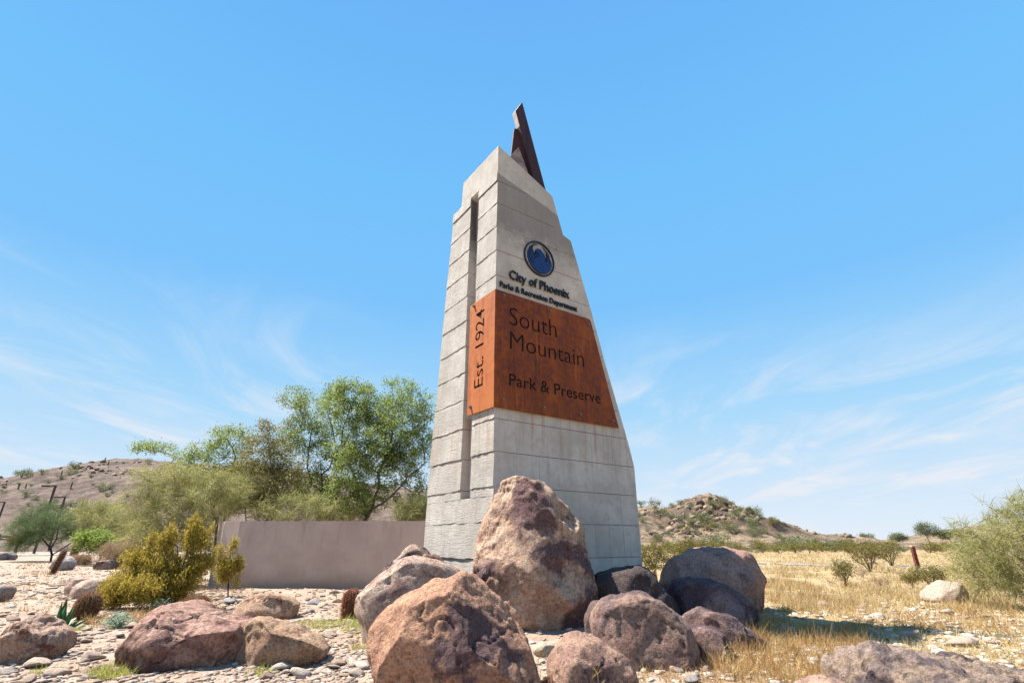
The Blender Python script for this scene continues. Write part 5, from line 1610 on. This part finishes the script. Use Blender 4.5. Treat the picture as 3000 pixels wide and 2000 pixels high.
c10 = [[tuple(b10)] + [tuple(atY(668 + dx, y, Y10)) for dx, y in ((0, 1725), (2, 1700), (3, 1670), (5, 1640), (8, 1610))]]
tree('hopbush_shrub', 'small golden-green shrub with a bare stem in front of the stucco wall', b10, c10,
     [px_ell(Y10, 682, 1605, 12, 28), px_ell(Y10, 660, 1660, 30, 28), px_ell(Y10, 695, 1660, 22, 26), px_ell(Y10, 655, 1690, 26, 20), px_ell(Y10, 700, 1640, 14, 14), px_ell(Y10, 640, 1620, 10, 26), px_ell(Y10, 690, 1705, 14, 20)],
     420, 0.085, 0.10, 'needle', MAT['yellowneedle'], MAT['darkbark'], 0.004, 62, cat='shrub', per=20, lsize=1.2, gaps=0.34, iters=60, cap=0.035)
# pale weeds in front of the yellow shrub
for (x, y, h, lab) in [(425, 1730, 52, 'pale grey-green leafy weed in front of the tall golden-green shrub'), (345, 1835, 30, 'low pale leafy weed beside the long reddish-brown boulder'), (470, 1790, 26, 'small pale leafy weed between the golden shrub and the reddish-brown boulder')]:
    bb = G(x, y + 30 if h > 40 else y)
    tree('leafy_weed', lab, bb, [[tuple(bb), tuple(bb + Vector((0, 0, 0.12)))]], [px_ell(bb.y, x, (y + 30 if h > 40 else y) - h * 0.5, 28, h * 0.5)], 60, 0.07, 0.10, 'leaf', MAT['paleweed'], MAT['palebark'], 0.004, 63 + h, cat='weed', per=10, lsize=0.7, iters=30)
# big palo verde at the edge of the field
Y11 = 11.8
b11 = Vector((atY(3080, 1760, Y11).x, Y11, 0.0))
chs = [[tuple(b11)] + chain_px(Y11, [(3070, 1720), (3060, 1680)])]
for pts in ([(3020, 1650), (2960, 1620), (2900, 1590), (2850, 1570)], [(3020, 1610), (2980, 1550), (2930, 1510), (2890, 1480)], [(3060, 1600), (3040, 1520), (3000, 1460)], [(3020, 1690), (2960, 1680), (2900, 1690), (2850, 1690)], [(3120, 1600), (3160, 1540)]):
    chs.append([2] + chain_px(Y11, pts, [random.uniform(-0.3, 0.3) for _ in pts]))
tree('palo_verde_tree', 'large wispy olive palo verde overhanging the white boulder', b11, chs,
     [px_ell(Y11, 2930, 1600, 130, 90), px_ell(Y11, 3040, 1560, 130, 110), px_ell(Y11, 2900, 1680, 120, 60), px_ell(Y11, 2990, 1490, 80, 50), px_ell(Y11, 3030, 1700, 110, 60), px_ell(Y11, 2850, 1640, 70, 60), px_ell(Y11, 3120, 1620, 110, 110)],
     1500, 0.13, 0.18, 'strand', MAT['paloverde'], MAT['palebark'], 0.0038, 71, per=9, gaps=0.40, lsize=0.8)


# creosote bushes
def creosote(name, label, px, base_py, rx, top_py, mat, seed, n=260, per=12, lsize=0.6, bark='brush', cat='bush', group=None, lean=0):
    b = G(px, base_py); Y = b.y
    q0 = atY(px, base_py, Y); h = (atY(px, top_py, Y) - q0).length; w = (atY(px + rx, base_py, Y) - q0).length
    rs = random.Random(seed)
    chs = []
    for k in range(9):
        a = rs.uniform(0, 6.28); sp = rs.uniform(0.2, 0.8) * w
        tip = b + Vector((math.cos(a) * sp + lean * w, math.sin(a) * sp, h * rs.uniform(0.45, 0.75)))
        chs.append([tuple(b + Vector((math.cos(a), math.sin(a), 0)) * 0.03), tuple(b.lerp(tip, 0.35) + Vector((0, 0, 0.05 * h))), tuple(b.lerp(tip, 0.7)), tuple(tip)])
    cc = b + Vector((lean * w, 0, h * 0.68))
    ells = [(cc.x, cc.y, cc.z, w * 0.95, w * 0.8, h * 0.32), (cc.x - w * 0.4, cc.y, b.z + h * 0.5, w * 0.55, w * 0.5, h * 0.3), (cc.x + w * 0.45, cc.y, b.z + h * 0.55, w * 0.5, w * 0.5, h * 0.3)]
    st = max(0.08, h * 0.075)
    return tree(name, label, b, chs, ells, n, st, st * 1.35, 'leaf', mat, MAT[bark], 0.004 * max(1, Y / 14), seed, cat=cat, group=group, per=per, lsize=lsize * max(1, Y / 16) ** 0.7, iters=40, cap=0.03 * max(1, Y / 20), thr=1.8)


creosote('creosote_bush', 'yellow-green creosote bush in the gap between the monument and the round-backed boulder', 1930, 1716, 70, 1580, MAT['creosote'], 81, 420, 14)
creosote('creosote_bush', 'broad yellowish creosote bush behind the round-backed brown boulder', 2040, 1660, 80, 1578, MAT['creosote'], 82, 420, 14, 0.7)
creosote('creosote_bush', 'wide brown-green creosote bush left of the rusty bollard on the path edge'.replace('left of', 'nearest'), 2552, 1675, 62, 1588, MAT['creosote'], 83, 360, 9, 0.55)
creosote('creosote_bush', 'small upright creosote bush in the straw before the wide creosote', 2478, 1716, 34, 1634, MAT['creosote'], 84, 260, 10, 0.5)
creosote('creosote_bush', 'sparse brown creosote bush behind the wide creosote by the path', 2615, 1660, 45, 1578, MAT['creosote'], 85, 240, 8, 0.5)
creosote('creosote_bush', 'rusty-leaved creosote bush next to the overhanging palo verde', 2735, 1728, 60, 1655, MAT['creosote'], 86, 300, 10, 0.5)
creosote('creosote_bush', 'low scrubby creosote in the straw in front of the rusty bollard', 2675, 1726, 30, 1672, MAT['creosote'], 87, 150, 8, 0.45)
creosote('dry_bush', 'low leafless grey bush in the straw before the path', 2585, 1722, 34, 1690, MAT['drybrush'], 88, 130, 5, 0.35, cat='bush')
creosote('dry_bush', 'tiny dead twiggy bush lying in the straw near the path', 2528, 1690, 26, 1666, MAT['drybrush'], 89, 90, 4, 0.3, cat='bush')


# far brush, copies of a few bushes
def bush_mesh(seed, w, h, nl, ls, ws, mat, stems=7):
    rs = np.random.default_rng(seed)
    lob = [(rs.uniform(-0.5, 0.5) * w, rs.uniform(-0.5, 0.5) * w, h * rs.uniform(0.22, 0.62), w * rs.uniform(0.3, 0.55), w * rs.uniform(0.3, 0.5), h * rs.uniform(0.2, 0.38)) for _ in range(8)]
    P = ell_points(lob, nl, rs, 0.45)
    P = P[P[:, 2] > 0.05]
    n = len(P)
    D = P / np.linalg.norm(P, axis=1, keepdims=True) + rs.normal(size=(n, 3)) * 0.6
    V, F = leaf_quads(P, D, rs.uniform(0.5, 1.2, n) * ls, rs.uniform(0.5, 1.2, n) * ws)
    tip = np.array([l[:3] for l in lob]); tip = np.repeat(tip, 2, 0)[:stems] + rs.normal(size=(min(stems, 12), 3)) * 0.1 * w
    V2, F2 = tubes(np.zeros_like(tip), tip * 0.95, np.full(len(tip), 0.02 * w + 0.01), np.full(len(tip), 0.006 * w), 4)
    V3, F3 = join_np([(V, F), (V2, F2)])
    me = mesh_np('bush', V3, F3); me.materials.append(mat); me.materials.append(MAT['brush'])
    mi = np.zeros(len(F3), np.int32); mi[len(F):] = 1; me.polygons.foreach_set('material_index', mi)
    return me


FLAT_MARKS = [(1930, 'behind the gap beside the monument'), (2040, 'above the round-backed boulder'), (2150, 'under the sandy slope'), (2250, 'by the pale sand bank'), (2340, 'under the small rock knob'), (2440, 'past the rock knob'),
              (2550, 'behind the wide creosote'), (2630, 'between the creosote and the bollard'), (2690, 'behind the bollard'), (2760, 'under the skyline trees'), (2840, 'beside the wispy palo verde')]
HILL_MARKS = [(30, 'above the pipe gate'), (110, 'above the round palo verde'), (165, 'beside the lamp posts'), (230, 'past the lamp posts'), (300, 'under the skyline'), (380, 'near the summit'), (460, 'beside the reaching mesquite arm')]
TAN_MARKS = [(1890, 'next to the monument edge'), (1950, 'on the sandy shoulder'), (2000, 'below the summit'), (2050, 'at the summit rocks'), (2110, 'just past the summit'), (2170, 'on the dark flank'), (2230, 'midway down the spine'), (2300, 'near the spine foot')]


def bush_label(px, o, where, marks, py=None):
    place = min(marks, key=lambda m: abs(m[0] - px))[1]
    w, h = o.scale[0], o.scale[2]
    size = 'tiny' if h < 0.65 else 'small' if h < 0.9 else 'middling' if h < 1.15 else 'large' if h < 1.4 else 'very large'
    shape = 'low spreading' if w > h * 1.5 else 'rounded'
    lev = '' if py is None else ('high on ' if py < 1440 or 1500 > py > 1470 else 'low on ')
    return f"{size} {shape} bush {place}, {lev or 'in '}{where}"


far_creo = [bush_mesh(300 + k, 1.0, 1.35, 520, 0.16, 0.06, MAT['creosote']) for k in range(4)]
far_green = [bush_mesh(310 + k, 1.2, 1.6, 620, 0.18, 0.07, MAT['hillbush']) for k in range(4)]
rs = random.Random(91)
for k in range(90):
    px = rs.uniform(1900, 2870); py = rs.choice([1611, 1614, 1617, 1620]) + rs.uniform(-2.0, 2)
    if 2655 < px < 2720 and py > 1606: continue
    p = G(px, py)
    o = link('desert_bush', rs.choice(far_creo * 4 + far_green), None, None, (p.x, p.y, gz(p.x, p.y) - 0.03), (0, 0, rs.uniform(0, 6.3)), (rs.uniform(0.8, 2.3), rs.uniform(0.8, 1.6), rs.uniform(0.45, 1.5)))
    tag(o, bush_label(px, o, 'the brush line', FLAT_MARKS), 'bush', 'bushes in the flat brush line')
for (px, py, s, lab) in [(2100, 1600, 3.2, 'pale green tree-like bush at the foot of the sandy slope'), (2330, 1598, 3.0, 'rounded green bush below the small rock knob'), (2390, 1600, 2.4, 'second rounded green bush below the small rock knob'),
                         (2250, 1596, 1.8, 'lone green bush on the pale sand bank under the rocky hill'), (2460, 1602, 2.0, 'green bush at the end of the rocky hill')]:
    p = G(px, py + 12)
    sc = s * 0.7
    tag(link('desert_bush', rs.choice(far_green), None, None, (p.x, p.y, gz(p.x, p.y) - 0.05), (0, 0, rs.uniform(0, 6)), (sc * 1.2, sc, sc)), lab, 'bush')


def far_tree(px, base_py, rx, top_py, label, seed, mat, n=420):
    b = G(px, base_py); Y = b.y
    h = (atY(px, top_py, Y) - b).length; w = (atY(px + rx, base_py, Y) - b).length
    rs_ = random.Random(seed)
    chs = [[tuple(b), tuple(b + Vector((0.1 * w, 0, h * 0.25))), tuple(b + Vector((0.0, 0, h * 0.4)))]]
    ells = [(b.x + rs_.uniform(-0.5, 0.5) * w, Y, b.z + h * rs_.uniform(0.55, 0.8), w * 0.5, w * 0.4, h * 0.2) for _ in range(6)] + [(b.x, Y, b.z + h * 0.62, w * 0.9, w * 0.6, h * 0.25)]
    return tree('desert_tree', label, b, chs, ells, n, h * 0.055, h * 0.08, 'leaf', mat, MAT['darkbark'], 0.012, seed, per=9, lsize=3.0, iters=60, infl=h, cap=0.2)


far_tree(2725, 1606, 42, 1528, 'flat-topped dark desert tree on the skyline beyond the rusty bollard', 101, MAT['hillbush'])
far_tree(2790, 1606, 55, 1545, 'wide grey-green desert tree on the skyline beside the overhanging palo verde', 102, MAT['hillbush'])
far_tree(2640, 1605, 32, 1556, 'thin green desert tree on the skyline above the wide creosote', 103, MAT['hillbush'], 260)
far_tree(2545, 1604, 26, 1560, 'sparse desert tree on the skyline past the end of the rocky hill', 104, MAT['hillbush'], 150)
far_tree(2842, 1606, 36, 1552, 'dense dark desert tree behind the wispy palo verde', 105, MAT['hillbush'])


# bushes on the hills
def hill_hit(px, py, hz, Y0, Y1):
    r = ray(px, py)
    Y = Y0
    while Y < Y1:
        t = Y / r[1]; x, z = r[0] * t, EYE + r[2] * t
        if hz(x, Y) > z: return Vector((x, Y, hz(x, Y)))
        Y += 0.4
    return None


rs = random.Random(93)
n_l = 0
named_left = {(215, 1372): 'lone dark bush standing on the skyline of the brown hill', (122, 1388): 'small bush on the brown hill skyline above the tallest lamp post', (62, 1398): 'flat bush on the lower skyline of the brown hill',
              (320, 1434): 'rounded grey-green bush halfway up the brown hill', (75, 1456): 'large pale bush on the brown hill above the pipe gate', (177, 1405): 'upright bush on the brown hill beside the tallest lamp post', (435, 1357): 'bush near the summit of the brown hill'}
pts = list(named_left) + [(rs.uniform(0, 480), rs.uniform(1385, 1490)) for _ in range(34)]
for (px, py) in pts:
    h = hill_hit(px, py, hl_z, 80, 200)
    if h is None: continue
    s = rs.uniform(0.5, 1.1) * (1.6 if (px, py) in named_left else 1.0)
    o = link('desert_bush', rs.choice(far_green), None, None, h - Vector((0, 0, 0.1)), (0, 0, rs.uniform(0, 6)), (s * 1.2, s * 1.2, s))
    if (px, py) in named_left: tag(o, named_left[(px, py)], 'bush')
    else: tag(o, bush_label(px, o, 'the brown hill', HILL_MARKS, py), 'bush', 'small bushes on the brown hill')
pts = [(1885, 1530), (1930, 1545), (1965, 1520), (1985, 1545), (1940, 1510), (2035, 1512), (2055, 1530), (2090, 1490), (2110, 1492), (2130, 1545), (2060, 1545), (2200, 1550), (2205, 1535), (2245, 1565), (2285, 1575), (2170, 1500), (2190, 1512), (2225, 1520), (2260, 1525), (2280, 1530), (2080, 1535), (1995, 1480), (2120, 1475), (2216, 1508), (2300, 1540), (2010, 1560), (1900, 1560), (1920, 1490), (2080, 1555), (2160, 1560)]
pts += [(rs.uniform(1870, 2330), rs.uniform(1480, 1585)) for _ in range(30)]
for px, py in pts:
    h = hill_hit(px, py, hr_z, 96, 210)
    if h is None: continue
    s = rs.uniform(0.6, 1.7)
    o = link('desert_bush', rs.choice(far_green + far_creo[:1]), None, None, h - Vector((0, 0, 0.1)), (0, 0, rs.uniform(0, 6)), (s * 1.1, s * 1.1, s))
    tag(o, bush_label(px, o, 'the rocky tan hill', TAN_MARKS, py), 'bush', 'green bushes on the rocky tan hill')


# boulders strewn over the hills
V_ang = [stone_mesh(700 + q, 1, 0.75)[0] for q in range(10)]


def hill_rocks(name, hz, zone, n, smin, smax, Y0, Y1, mat_cols, label, seed):
    rs = np.random.default_rng(seed); parts = []
    for k in range(n):
        h = hill_hit(rs.uniform(zone[0], zone[2]), rs.uniform(zone[1], zone[3]), hz, Y0, Y1)
        if h is None: continue
        c = pnoise(np.array([[h.x * 0.06, h.y * 0.06, 2.2]]))[0]
        if c < -0.02: continue
        r = (smin + (smax - smin) * rs.random() ** 4) * (0.8 + c)
        V, F = stone_src[k % 10]; S, F1 = ico(1)
        V1 = V_ang[k % 10] * np.array([1.0, 1.0, 1.35]) * r
        parts.append((V1 + np.array(h) + np.array([0, 0, r * 0.1]), F1))
    V, F = join_np(parts)
    tag(link(name, mesh_np(name, V, F), m_stone_mass(name + '_mat', mat_cols)), label, 'rocks', None, 'stuff')


hill_rocks('rubble', hl_z, (-80, 1350, 520, 1500), 1500, 0.15, 0.9, 80, 200, [(0.06, 0.042, 0.035), (0.13, 0.09, 0.07), (0.22, 0.16, 0.125), (0.30, 0.23, 0.18)], 'dark broken rock strewn over the brown hill', 41)
hill_rocks('rubble', hr_z, (1860, 1455, 2500, 1575), 1500, 0.12, 1.15, 96, 210, [(0.07, 0.05, 0.04), (0.13, 0.09, 0.07), (0.22, 0.16, 0.11), (0.30, 0.22, 0.15)], 'brown broken rock strewn over the rocky tan hill', 42)


# ------------------------------------------------------------------ cacti and agave
def barrel(label, px, base_py, top_py, half_w, seed, spinemat, lean=(0, 0), ribs=20, spines=900, name='barrel_cactus', cat='cactus', bodymat=None, taper=0.55, spl=0.06):
    b = GP(px, base_py); Y = b.y
    h = (atY(px, top_py, Y) - atY(px, base_py, Y)).length; w = (atY(px + half_w, base_py, Y) - atY(px, base_py, Y)).length
    rs = np.random.default_rng(seed)
    nt, nh = ribs * 6, 26
    T, Hh = np.meshgrid(np.linspace(0, 2 * np.pi, nt, endpoint=False), np.linspace(0, 1, nh))
    prof = np.where(Hh < taper, 0.86 + 0.14 * np.sin(Hh / taper * np.pi / 2), np.sqrt(np.clip(1 - ((Hh - taper) / (1.001 - taper)) ** 2.2, 0.0, 1)))
    rad = w * prof * (1 + 0.10 * np.cos(T * ribs)) + 1e-4
    X, Yv = rad * np.cos(T), rad * np.sin(T)
    lx, ly = lean
    V = np.stack([X + lx * Hh * h, Yv + ly * Hh * h, Hh * h - 0.03], -1).reshape(-1, 3)
    i, j = np.meshgrid(np.arange(nh - 1), np.arange(nt), indexing='ij')
    F = np.stack([i * nt + j, i * nt + (j + 1) % nt, (i + 1) * nt + (j + 1) % nt, (i + 1) * nt + j], -1).reshape(-1, 4)
    root = empty(name, b); tag(root, label, cat)
    link('body', mesh_np('body', V, F, True), bodymat or MAT['cactus'], root)
    # spines sit on the rib crests
    k = rs.integers(0, ribs, spines); hh = rs.random(spines) ** 0.85
    t = k * 2 * np.pi / ribs
    pr = np.where(hh < taper, 0.86 + 0.14 * np.sin(hh / taper * np.pi / 2), np.sqrt(np.clip(1 - ((hh - taper) / (1.001 - taper)) ** 2.2, 0, 1)))
    rr2 = w * pr * 1.08
    P = np.stack([rr2 * np.cos(t) + lx * hh * h, rr2 * np.sin(t) + ly * hh * h, hh * h - 0.03], 1)
    D = np.stack([np.cos(t), np.sin(t), np.where(hh > taper, (hh - taper) * 2.0, 0.1)], 1) + rs.normal(size=(spines, 3)) * 0.6
    V2, F2 = strips(P, D, rs.uniform(0.5, 1.1, spines) * spl, np.full(spines, max(0.005, Y * 0.0007)), rs.uniform(-0.2, 0.5, spines), 2)
    sp = link('spines', mesh_np('spines', V2, F2), spinemat, root); sp['kind'] = 'stuff'
    return root


barrel('rusty barrel cactus on the open rubble beside the agave', 244, 1812, 1738, 28, 1, MAT['spine_dark'], (0.08, 0), 18, 2600)
barrel('barrel cactus half hidden behind the long reddish-brown boulder', 566, 1812, 1737, 35, 2, MAT['spine_dark'], (0, 0), 20, 2800)
barrel('tall red-spined barrel cactus beside the grey-brown slab boulder', 1022, 1818, 1727, 22, 3, MAT['spine'], (0.03, 0), 16, 2800, taper=0.7)
barrel('leaning brown column cactus in front of the grey split boulder', 150, 1683, 1612, 7, 4, MAT['spine_dark'], (0.28, 0), 14, 500, 'column_cactus', taper=0.8, spl=0.10)
barrel('stubby green-topped cactus beside the tan dry brush', 214, 1628, 1593, 9, 5, MAT['straw_brown'], (0.12, 0), 14, 500, 'column_cactus', bodymat=MAT['saguaro'], taper=0.75, spl=0.2)
barrel('small pink-spined hedgehog cactus at the foot of the cracked boulder', 1622, 2030, 1976, 32, 6, MAT['spine'], (0, 0), 14, 900, 'hedgehog_cactus', taper=0.4, spl=0.05)


def saguaro(px, py, hgt, label, hz, arms=0):
    h = hill_hit(px, py, hz, 71, 200)
    if h is None: return
    root = empty('saguaro_cactus', h); tag(root, label, 'cactus')
    n = 8; r = 0.13; hgt = hgt * 0.62
    zz = np.array([-0.3, 0.3, 0.8, 0.95, 1.0]) * hgt; rr3 = np.array([0.9, 1.0, 0.95, 0.7, 0.05]) * r
    P0 = np.stack([np.zeros(4), np.zeros(4), zz[:-1]], 1); P1 = np.stack([np.zeros(4), np.zeros(4), zz[1:]], 1)
    V, F = tubes(P0, P1, rr3[:-1], rr3[1:], n)
    link('stem', mesh_np('stem', V, F, True), MAT['saguaro'], root)


for (px, py, hg, lab) in [(177, 1397, 2.6, 'thin saguaro on the brown hill beside the upright bush'), (304, 1360, 3.0, 'taller thin saguaro just under the brown hill skyline'), (316, 1363, 2.2, 'shorter thin saguaro just under the brown hill skyline'),
                          (206, 1433, 2.6, 'slanting-looking thin saguaro above the middle lamp post'), (52, 1434, 2.2, 'short saguaro on the brown hill above the large pale bush'), (74, 1430, 1.8, 'smallest saguaro on the brown hill above the large pale bush')]:
    saguaro(px, py, hg, lab, hl_z)

# agave
ab = GP(163, 1868)
ag = empty('agave', ab); tag(ag, 'green agave rosette with pointed leaves behind the layered pinkish boulder', 'agave')
rs = random.Random(8)
for k in range(17):
    inner = k < 6
    az = k * 2.399 + rs.uniform(-0.2, 0.2); tilt = rs.uniform(0.12, 0.38) if inner else rs.uniform(0.5, 1.05)
    L = rs.uniform(0.42, 0.54) if inner else rs.uniform(0.36, 0.48); W = rs.uniform(0.085, 0.11)
    bm = bmesh.new(); rows = []
    for q in range(9):
        t = q / 8
        wdt = W * (0.55 + 0.9 * t - 0.2 * t * t) * (1 - t ** 3.2) if t < 1 else 0.0
        wdt = W * max(0.0, (0.62 + 0.75 * math.sin(t * 2.2)) * (1 - t ** 3) * 0.75)
        bend = tilt + 0.25 * (t - 0.5) * (-1 if inner else 0.6)
        c = Vector((math.sin(bend) * L * t, 0, math.cos(bend) * L * t))
        nrm = Vector((-math.cos(bend), 0, math.sin(bend)))
        th = 0.02 * (1 - t) + 0.003
        rows.append([bm.verts.new(c + Vector((0, -wdt / 2, 0)) + nrm * wdt * 0.28), bm.verts.new(c + nrm * 0.0), bm.verts.new(c + Vector((0, wdt / 2, 0)) + nrm * wdt * 0.28), bm.verts.new(c - nrm * th)])
    for r0, r1 in zip(rows, rows[1:]):
        for a in range(4): bm.faces.new((r0[a], r0[(a + 1) % 4], r1[(a + 1) % 4], r1[a]))
    bmesh.ops.remove_doubles(bm, verts=bm.verts, dist=1e-5)
    link('leaf', bm_mesh('leaf', bm, True), MAT['agave'], ag, (math.cos(az) * 0.03, math.sin(az) * 0.03, -0.01), (0, 0, az))

# ------------------------------------------------------------------ lamp posts, pipe gate, bollard
def lamp(px, base_Y, top_py, arm_px, label):
    t = atY(px, top_py, base_Y)
    root = empty('lamp_post', (t.x, base_Y, 0)); tag(root, label, 'lamp post', 'lamp posts by the road')
    bm = bmesh.new(); bm_box(bm, (-0.095, -0.095, -0.3), (0.095, 0.095, t.z), 0.02); link('post', bm_mesh('post', bm), MAT['darkmetal'], root)
    aL = abs((atY(px + arm_px, top_py, base_Y) - t).x)
    bm = bmesh.new(); bm_box(bm, (-aL, -0.10, t.z - 0.08), (0.11, 0.10, t.z + 0.06), 0.02); arm = link('arm', bm_mesh('arm', bm), MAT['darkmetal'], root, (0, 0, 0.004))
    bm = bmesh.new(); bm_box(bm, (-aL * 0.97, -0.09, t.z - 0.12), (-aL * 0.45, 0.09, t.z - 0.082)); link('lamp_head', bm_mesh('lamp_head', bm), MAT['void'], root, (0, 0, 0.0))
    bm = bmesh.new(); bm_box(bm, (-0.28, -0.28, -0.3), (0.28, 0.28, 0.12), 0.02); link('footing', bm_mesh('footing', bm), MAT['concrete'], root)


lamp(163, 62, 1422, -40, 'tallest dark lamp post with a flat arm behind the round palo verde')
lamp(191, 82, 1455, -32, 'shorter dark lamp post just beyond the tallest one')
lamp(14, 92, 1470, -36, 'dark lamp post at the picture edge above the pipe gate')

gp = G(-60, 1617); gp = Vector((-58, 47.0, 0))
gate = empty('pipe_gate', (0, 0, 0)); tag(gate, 'dark steel pipe gate with a red marker across the pale road', 'gate')
Yg = 47.0


def pipe(parent, name, a, b, r, mat):
    V, F = tubes([tuple(a)], [tuple(b)], [r], [r], 8); return link(name, mesh_np(name, V, F, True), mat, parent)


pa = lambda x, y: atY(x, y, Yg)
pipe(gate, 'rail', pa(-60, 1570), pa(60, 1571), 0.10, MAT['darkmetal'])
pipe(gate, 'rail', pa(-60, 1580), pa(34, 1579), 0.05, MAT['darkmetal'])
pipe(gate, 'brace', pa(0, 1596), pa(40, 1587), 0.06, MAT['whitepaint'])
for x in (-58, -1, 60): pipe(gate, 'post', Vector((pa(x, 1570).x, Yg, -0.3)), Vector((pa(x, 1570).x, Yg, pa(x, 1569).z + 0.1)), 0.11, MAT['darkmetal'])
bm = bmesh.new()
c = pa(41, 1580)
bm_prism(bm, [(-0.62, 0), (-0.2, 0.34), (0.5, 0.42), (0.5, -0.12), (-0.1, -0.40)], Vector((c.x, Yg - 0.12, c.z)), Vector((1, 0, 0)), Vector((0, 0, 1)), Vector((0, 1, 0)), 0.03)
link('marker', bm_mesh('marker', bm), MAT['redsign'], gate)

bp = GP(2690, 1664)
t = atY(2673, 1601, bp.y)
bol = empty('bollard', bp); tag(bol, 'slender rusty red bollard standing at the edge of the gravel path', 'bollard')
bm = bmesh.new(); bm_box(bm, (-0.085, -0.085, -0.2), (0.085, 0.085, t.z), 0.015); link('post', bm_mesh('post', bm), MAT['redpost'], bol)
bm = bmesh.new(); bm_box(bm, (-0.09, -0.09, t.z - 0.02), (0.09, 0.09, t.z + 0.05), 0.01); link('cap', bm_mesh('cap', bm), m_plain('pale_cap', (0.55, 0.42, 0.2), 0.7), bol)


# dry stalks close to the camera
def stalk(px, py, h, seed, label, mat, n=7, name='dry_stalk'):
    b = GP(px, py); rs = random.Random(seed)
    P0, P1, r0, r1 = [], [], [], []

    def grow(p, d, L, r, lvl):
        q = p
        for s in range(4):
            d2 = (d + Vector((rs.gauss(0, 0.12), rs.gauss(0, 0.12), 0.02))).normalized()
            e = q + d2 * L / 4
            P0.append(tuple(q)); P1.append(tuple(e)); r0.append(r * (1 - s * 0.15)); r1.append(r * (1 - (s + 1) * 0.15))
            if lvl > 0 and s >= 1:
                for _ in range(rs.randint(1, 2)):
                    sd = (d2 + Vector((rs.gauss(0, 0.6), rs.gauss(0, 0.6), 0.1))).normalized()
                    grow(e, sd, L * 0.4, r * 0.6, lvl - 1)
            q, d = e, d2
    for k in range(n):
        grow(Vector((rs.gauss(0, 0.02), rs.gauss(0, 0.02), 0)), Vector((rs.gauss(0, 0.28), rs.gauss(0, 0.28), 1)).normalized(), h * rs.uniform(0.6, 1.0), 0.0035, 2)
    V, F = tubes(P0, P1, r0, r1, 4)
    tag(link(name, mesh_np(name, V, F), mat, None, b), label, 'dry plant')


st = m_plain('pale_dry_stalk', (0.50, 0.36, 0.17), 0.9, 0, 0.25, 10)
stalk(1275, 2045, 0.42, 1, 'thin branching dry stalks standing before the rust-orange boulder', st, 6)
stalk(2155, 2030, 0.36, 2, 'pale dry stalks at the bottom edge between the pile and the pink boulder', st, 7)
stalk(1760, 2040, 0.22, 3, 'short straw stalks growing before the cracked boulder', st, 8)
stalk(2330, 2045, 0.36, 4, 'upright pale stalks right beside the low rounded pink boulder'.replace('right ', ''), st, 5)
stalk(1890, 2030, 0.20, 5, 'short dry stalks before the mottled purple-brown boulder', st, 5)


# where two or three look-alikes share a label, say which is the nearer one
by = {}
for o in bpy.data.objects:
    if o.parent is None and o.get('label') and o.get('category') in ('stone', 'bush'): by.setdefault(o['label'], []).append(o)
for lab, obs in by.items():
    if len(obs) < 2: continue
    obs.sort(key=lambda o: o.location.x ** 2 + o.location.y ** 2)
    nth = ['first', 'second', 'third', 'fourth', 'fifth', 'sixth', 'seventh', 'eighth', 'ninth']
    words = {2: ['nearer of two', 'farther of two'], 3: ['nearer of three', 'middle of three', 'farther of three']}.get(len(obs)) or ([w + ' going back' for w in nth[:len(obs)]] if len(obs) <= 9 else None)
    if words and len(lab.split()) + len(words[0].split()) <= 16:
        for o, w in zip(obs, words): o['label'] = lab + ', ' + w
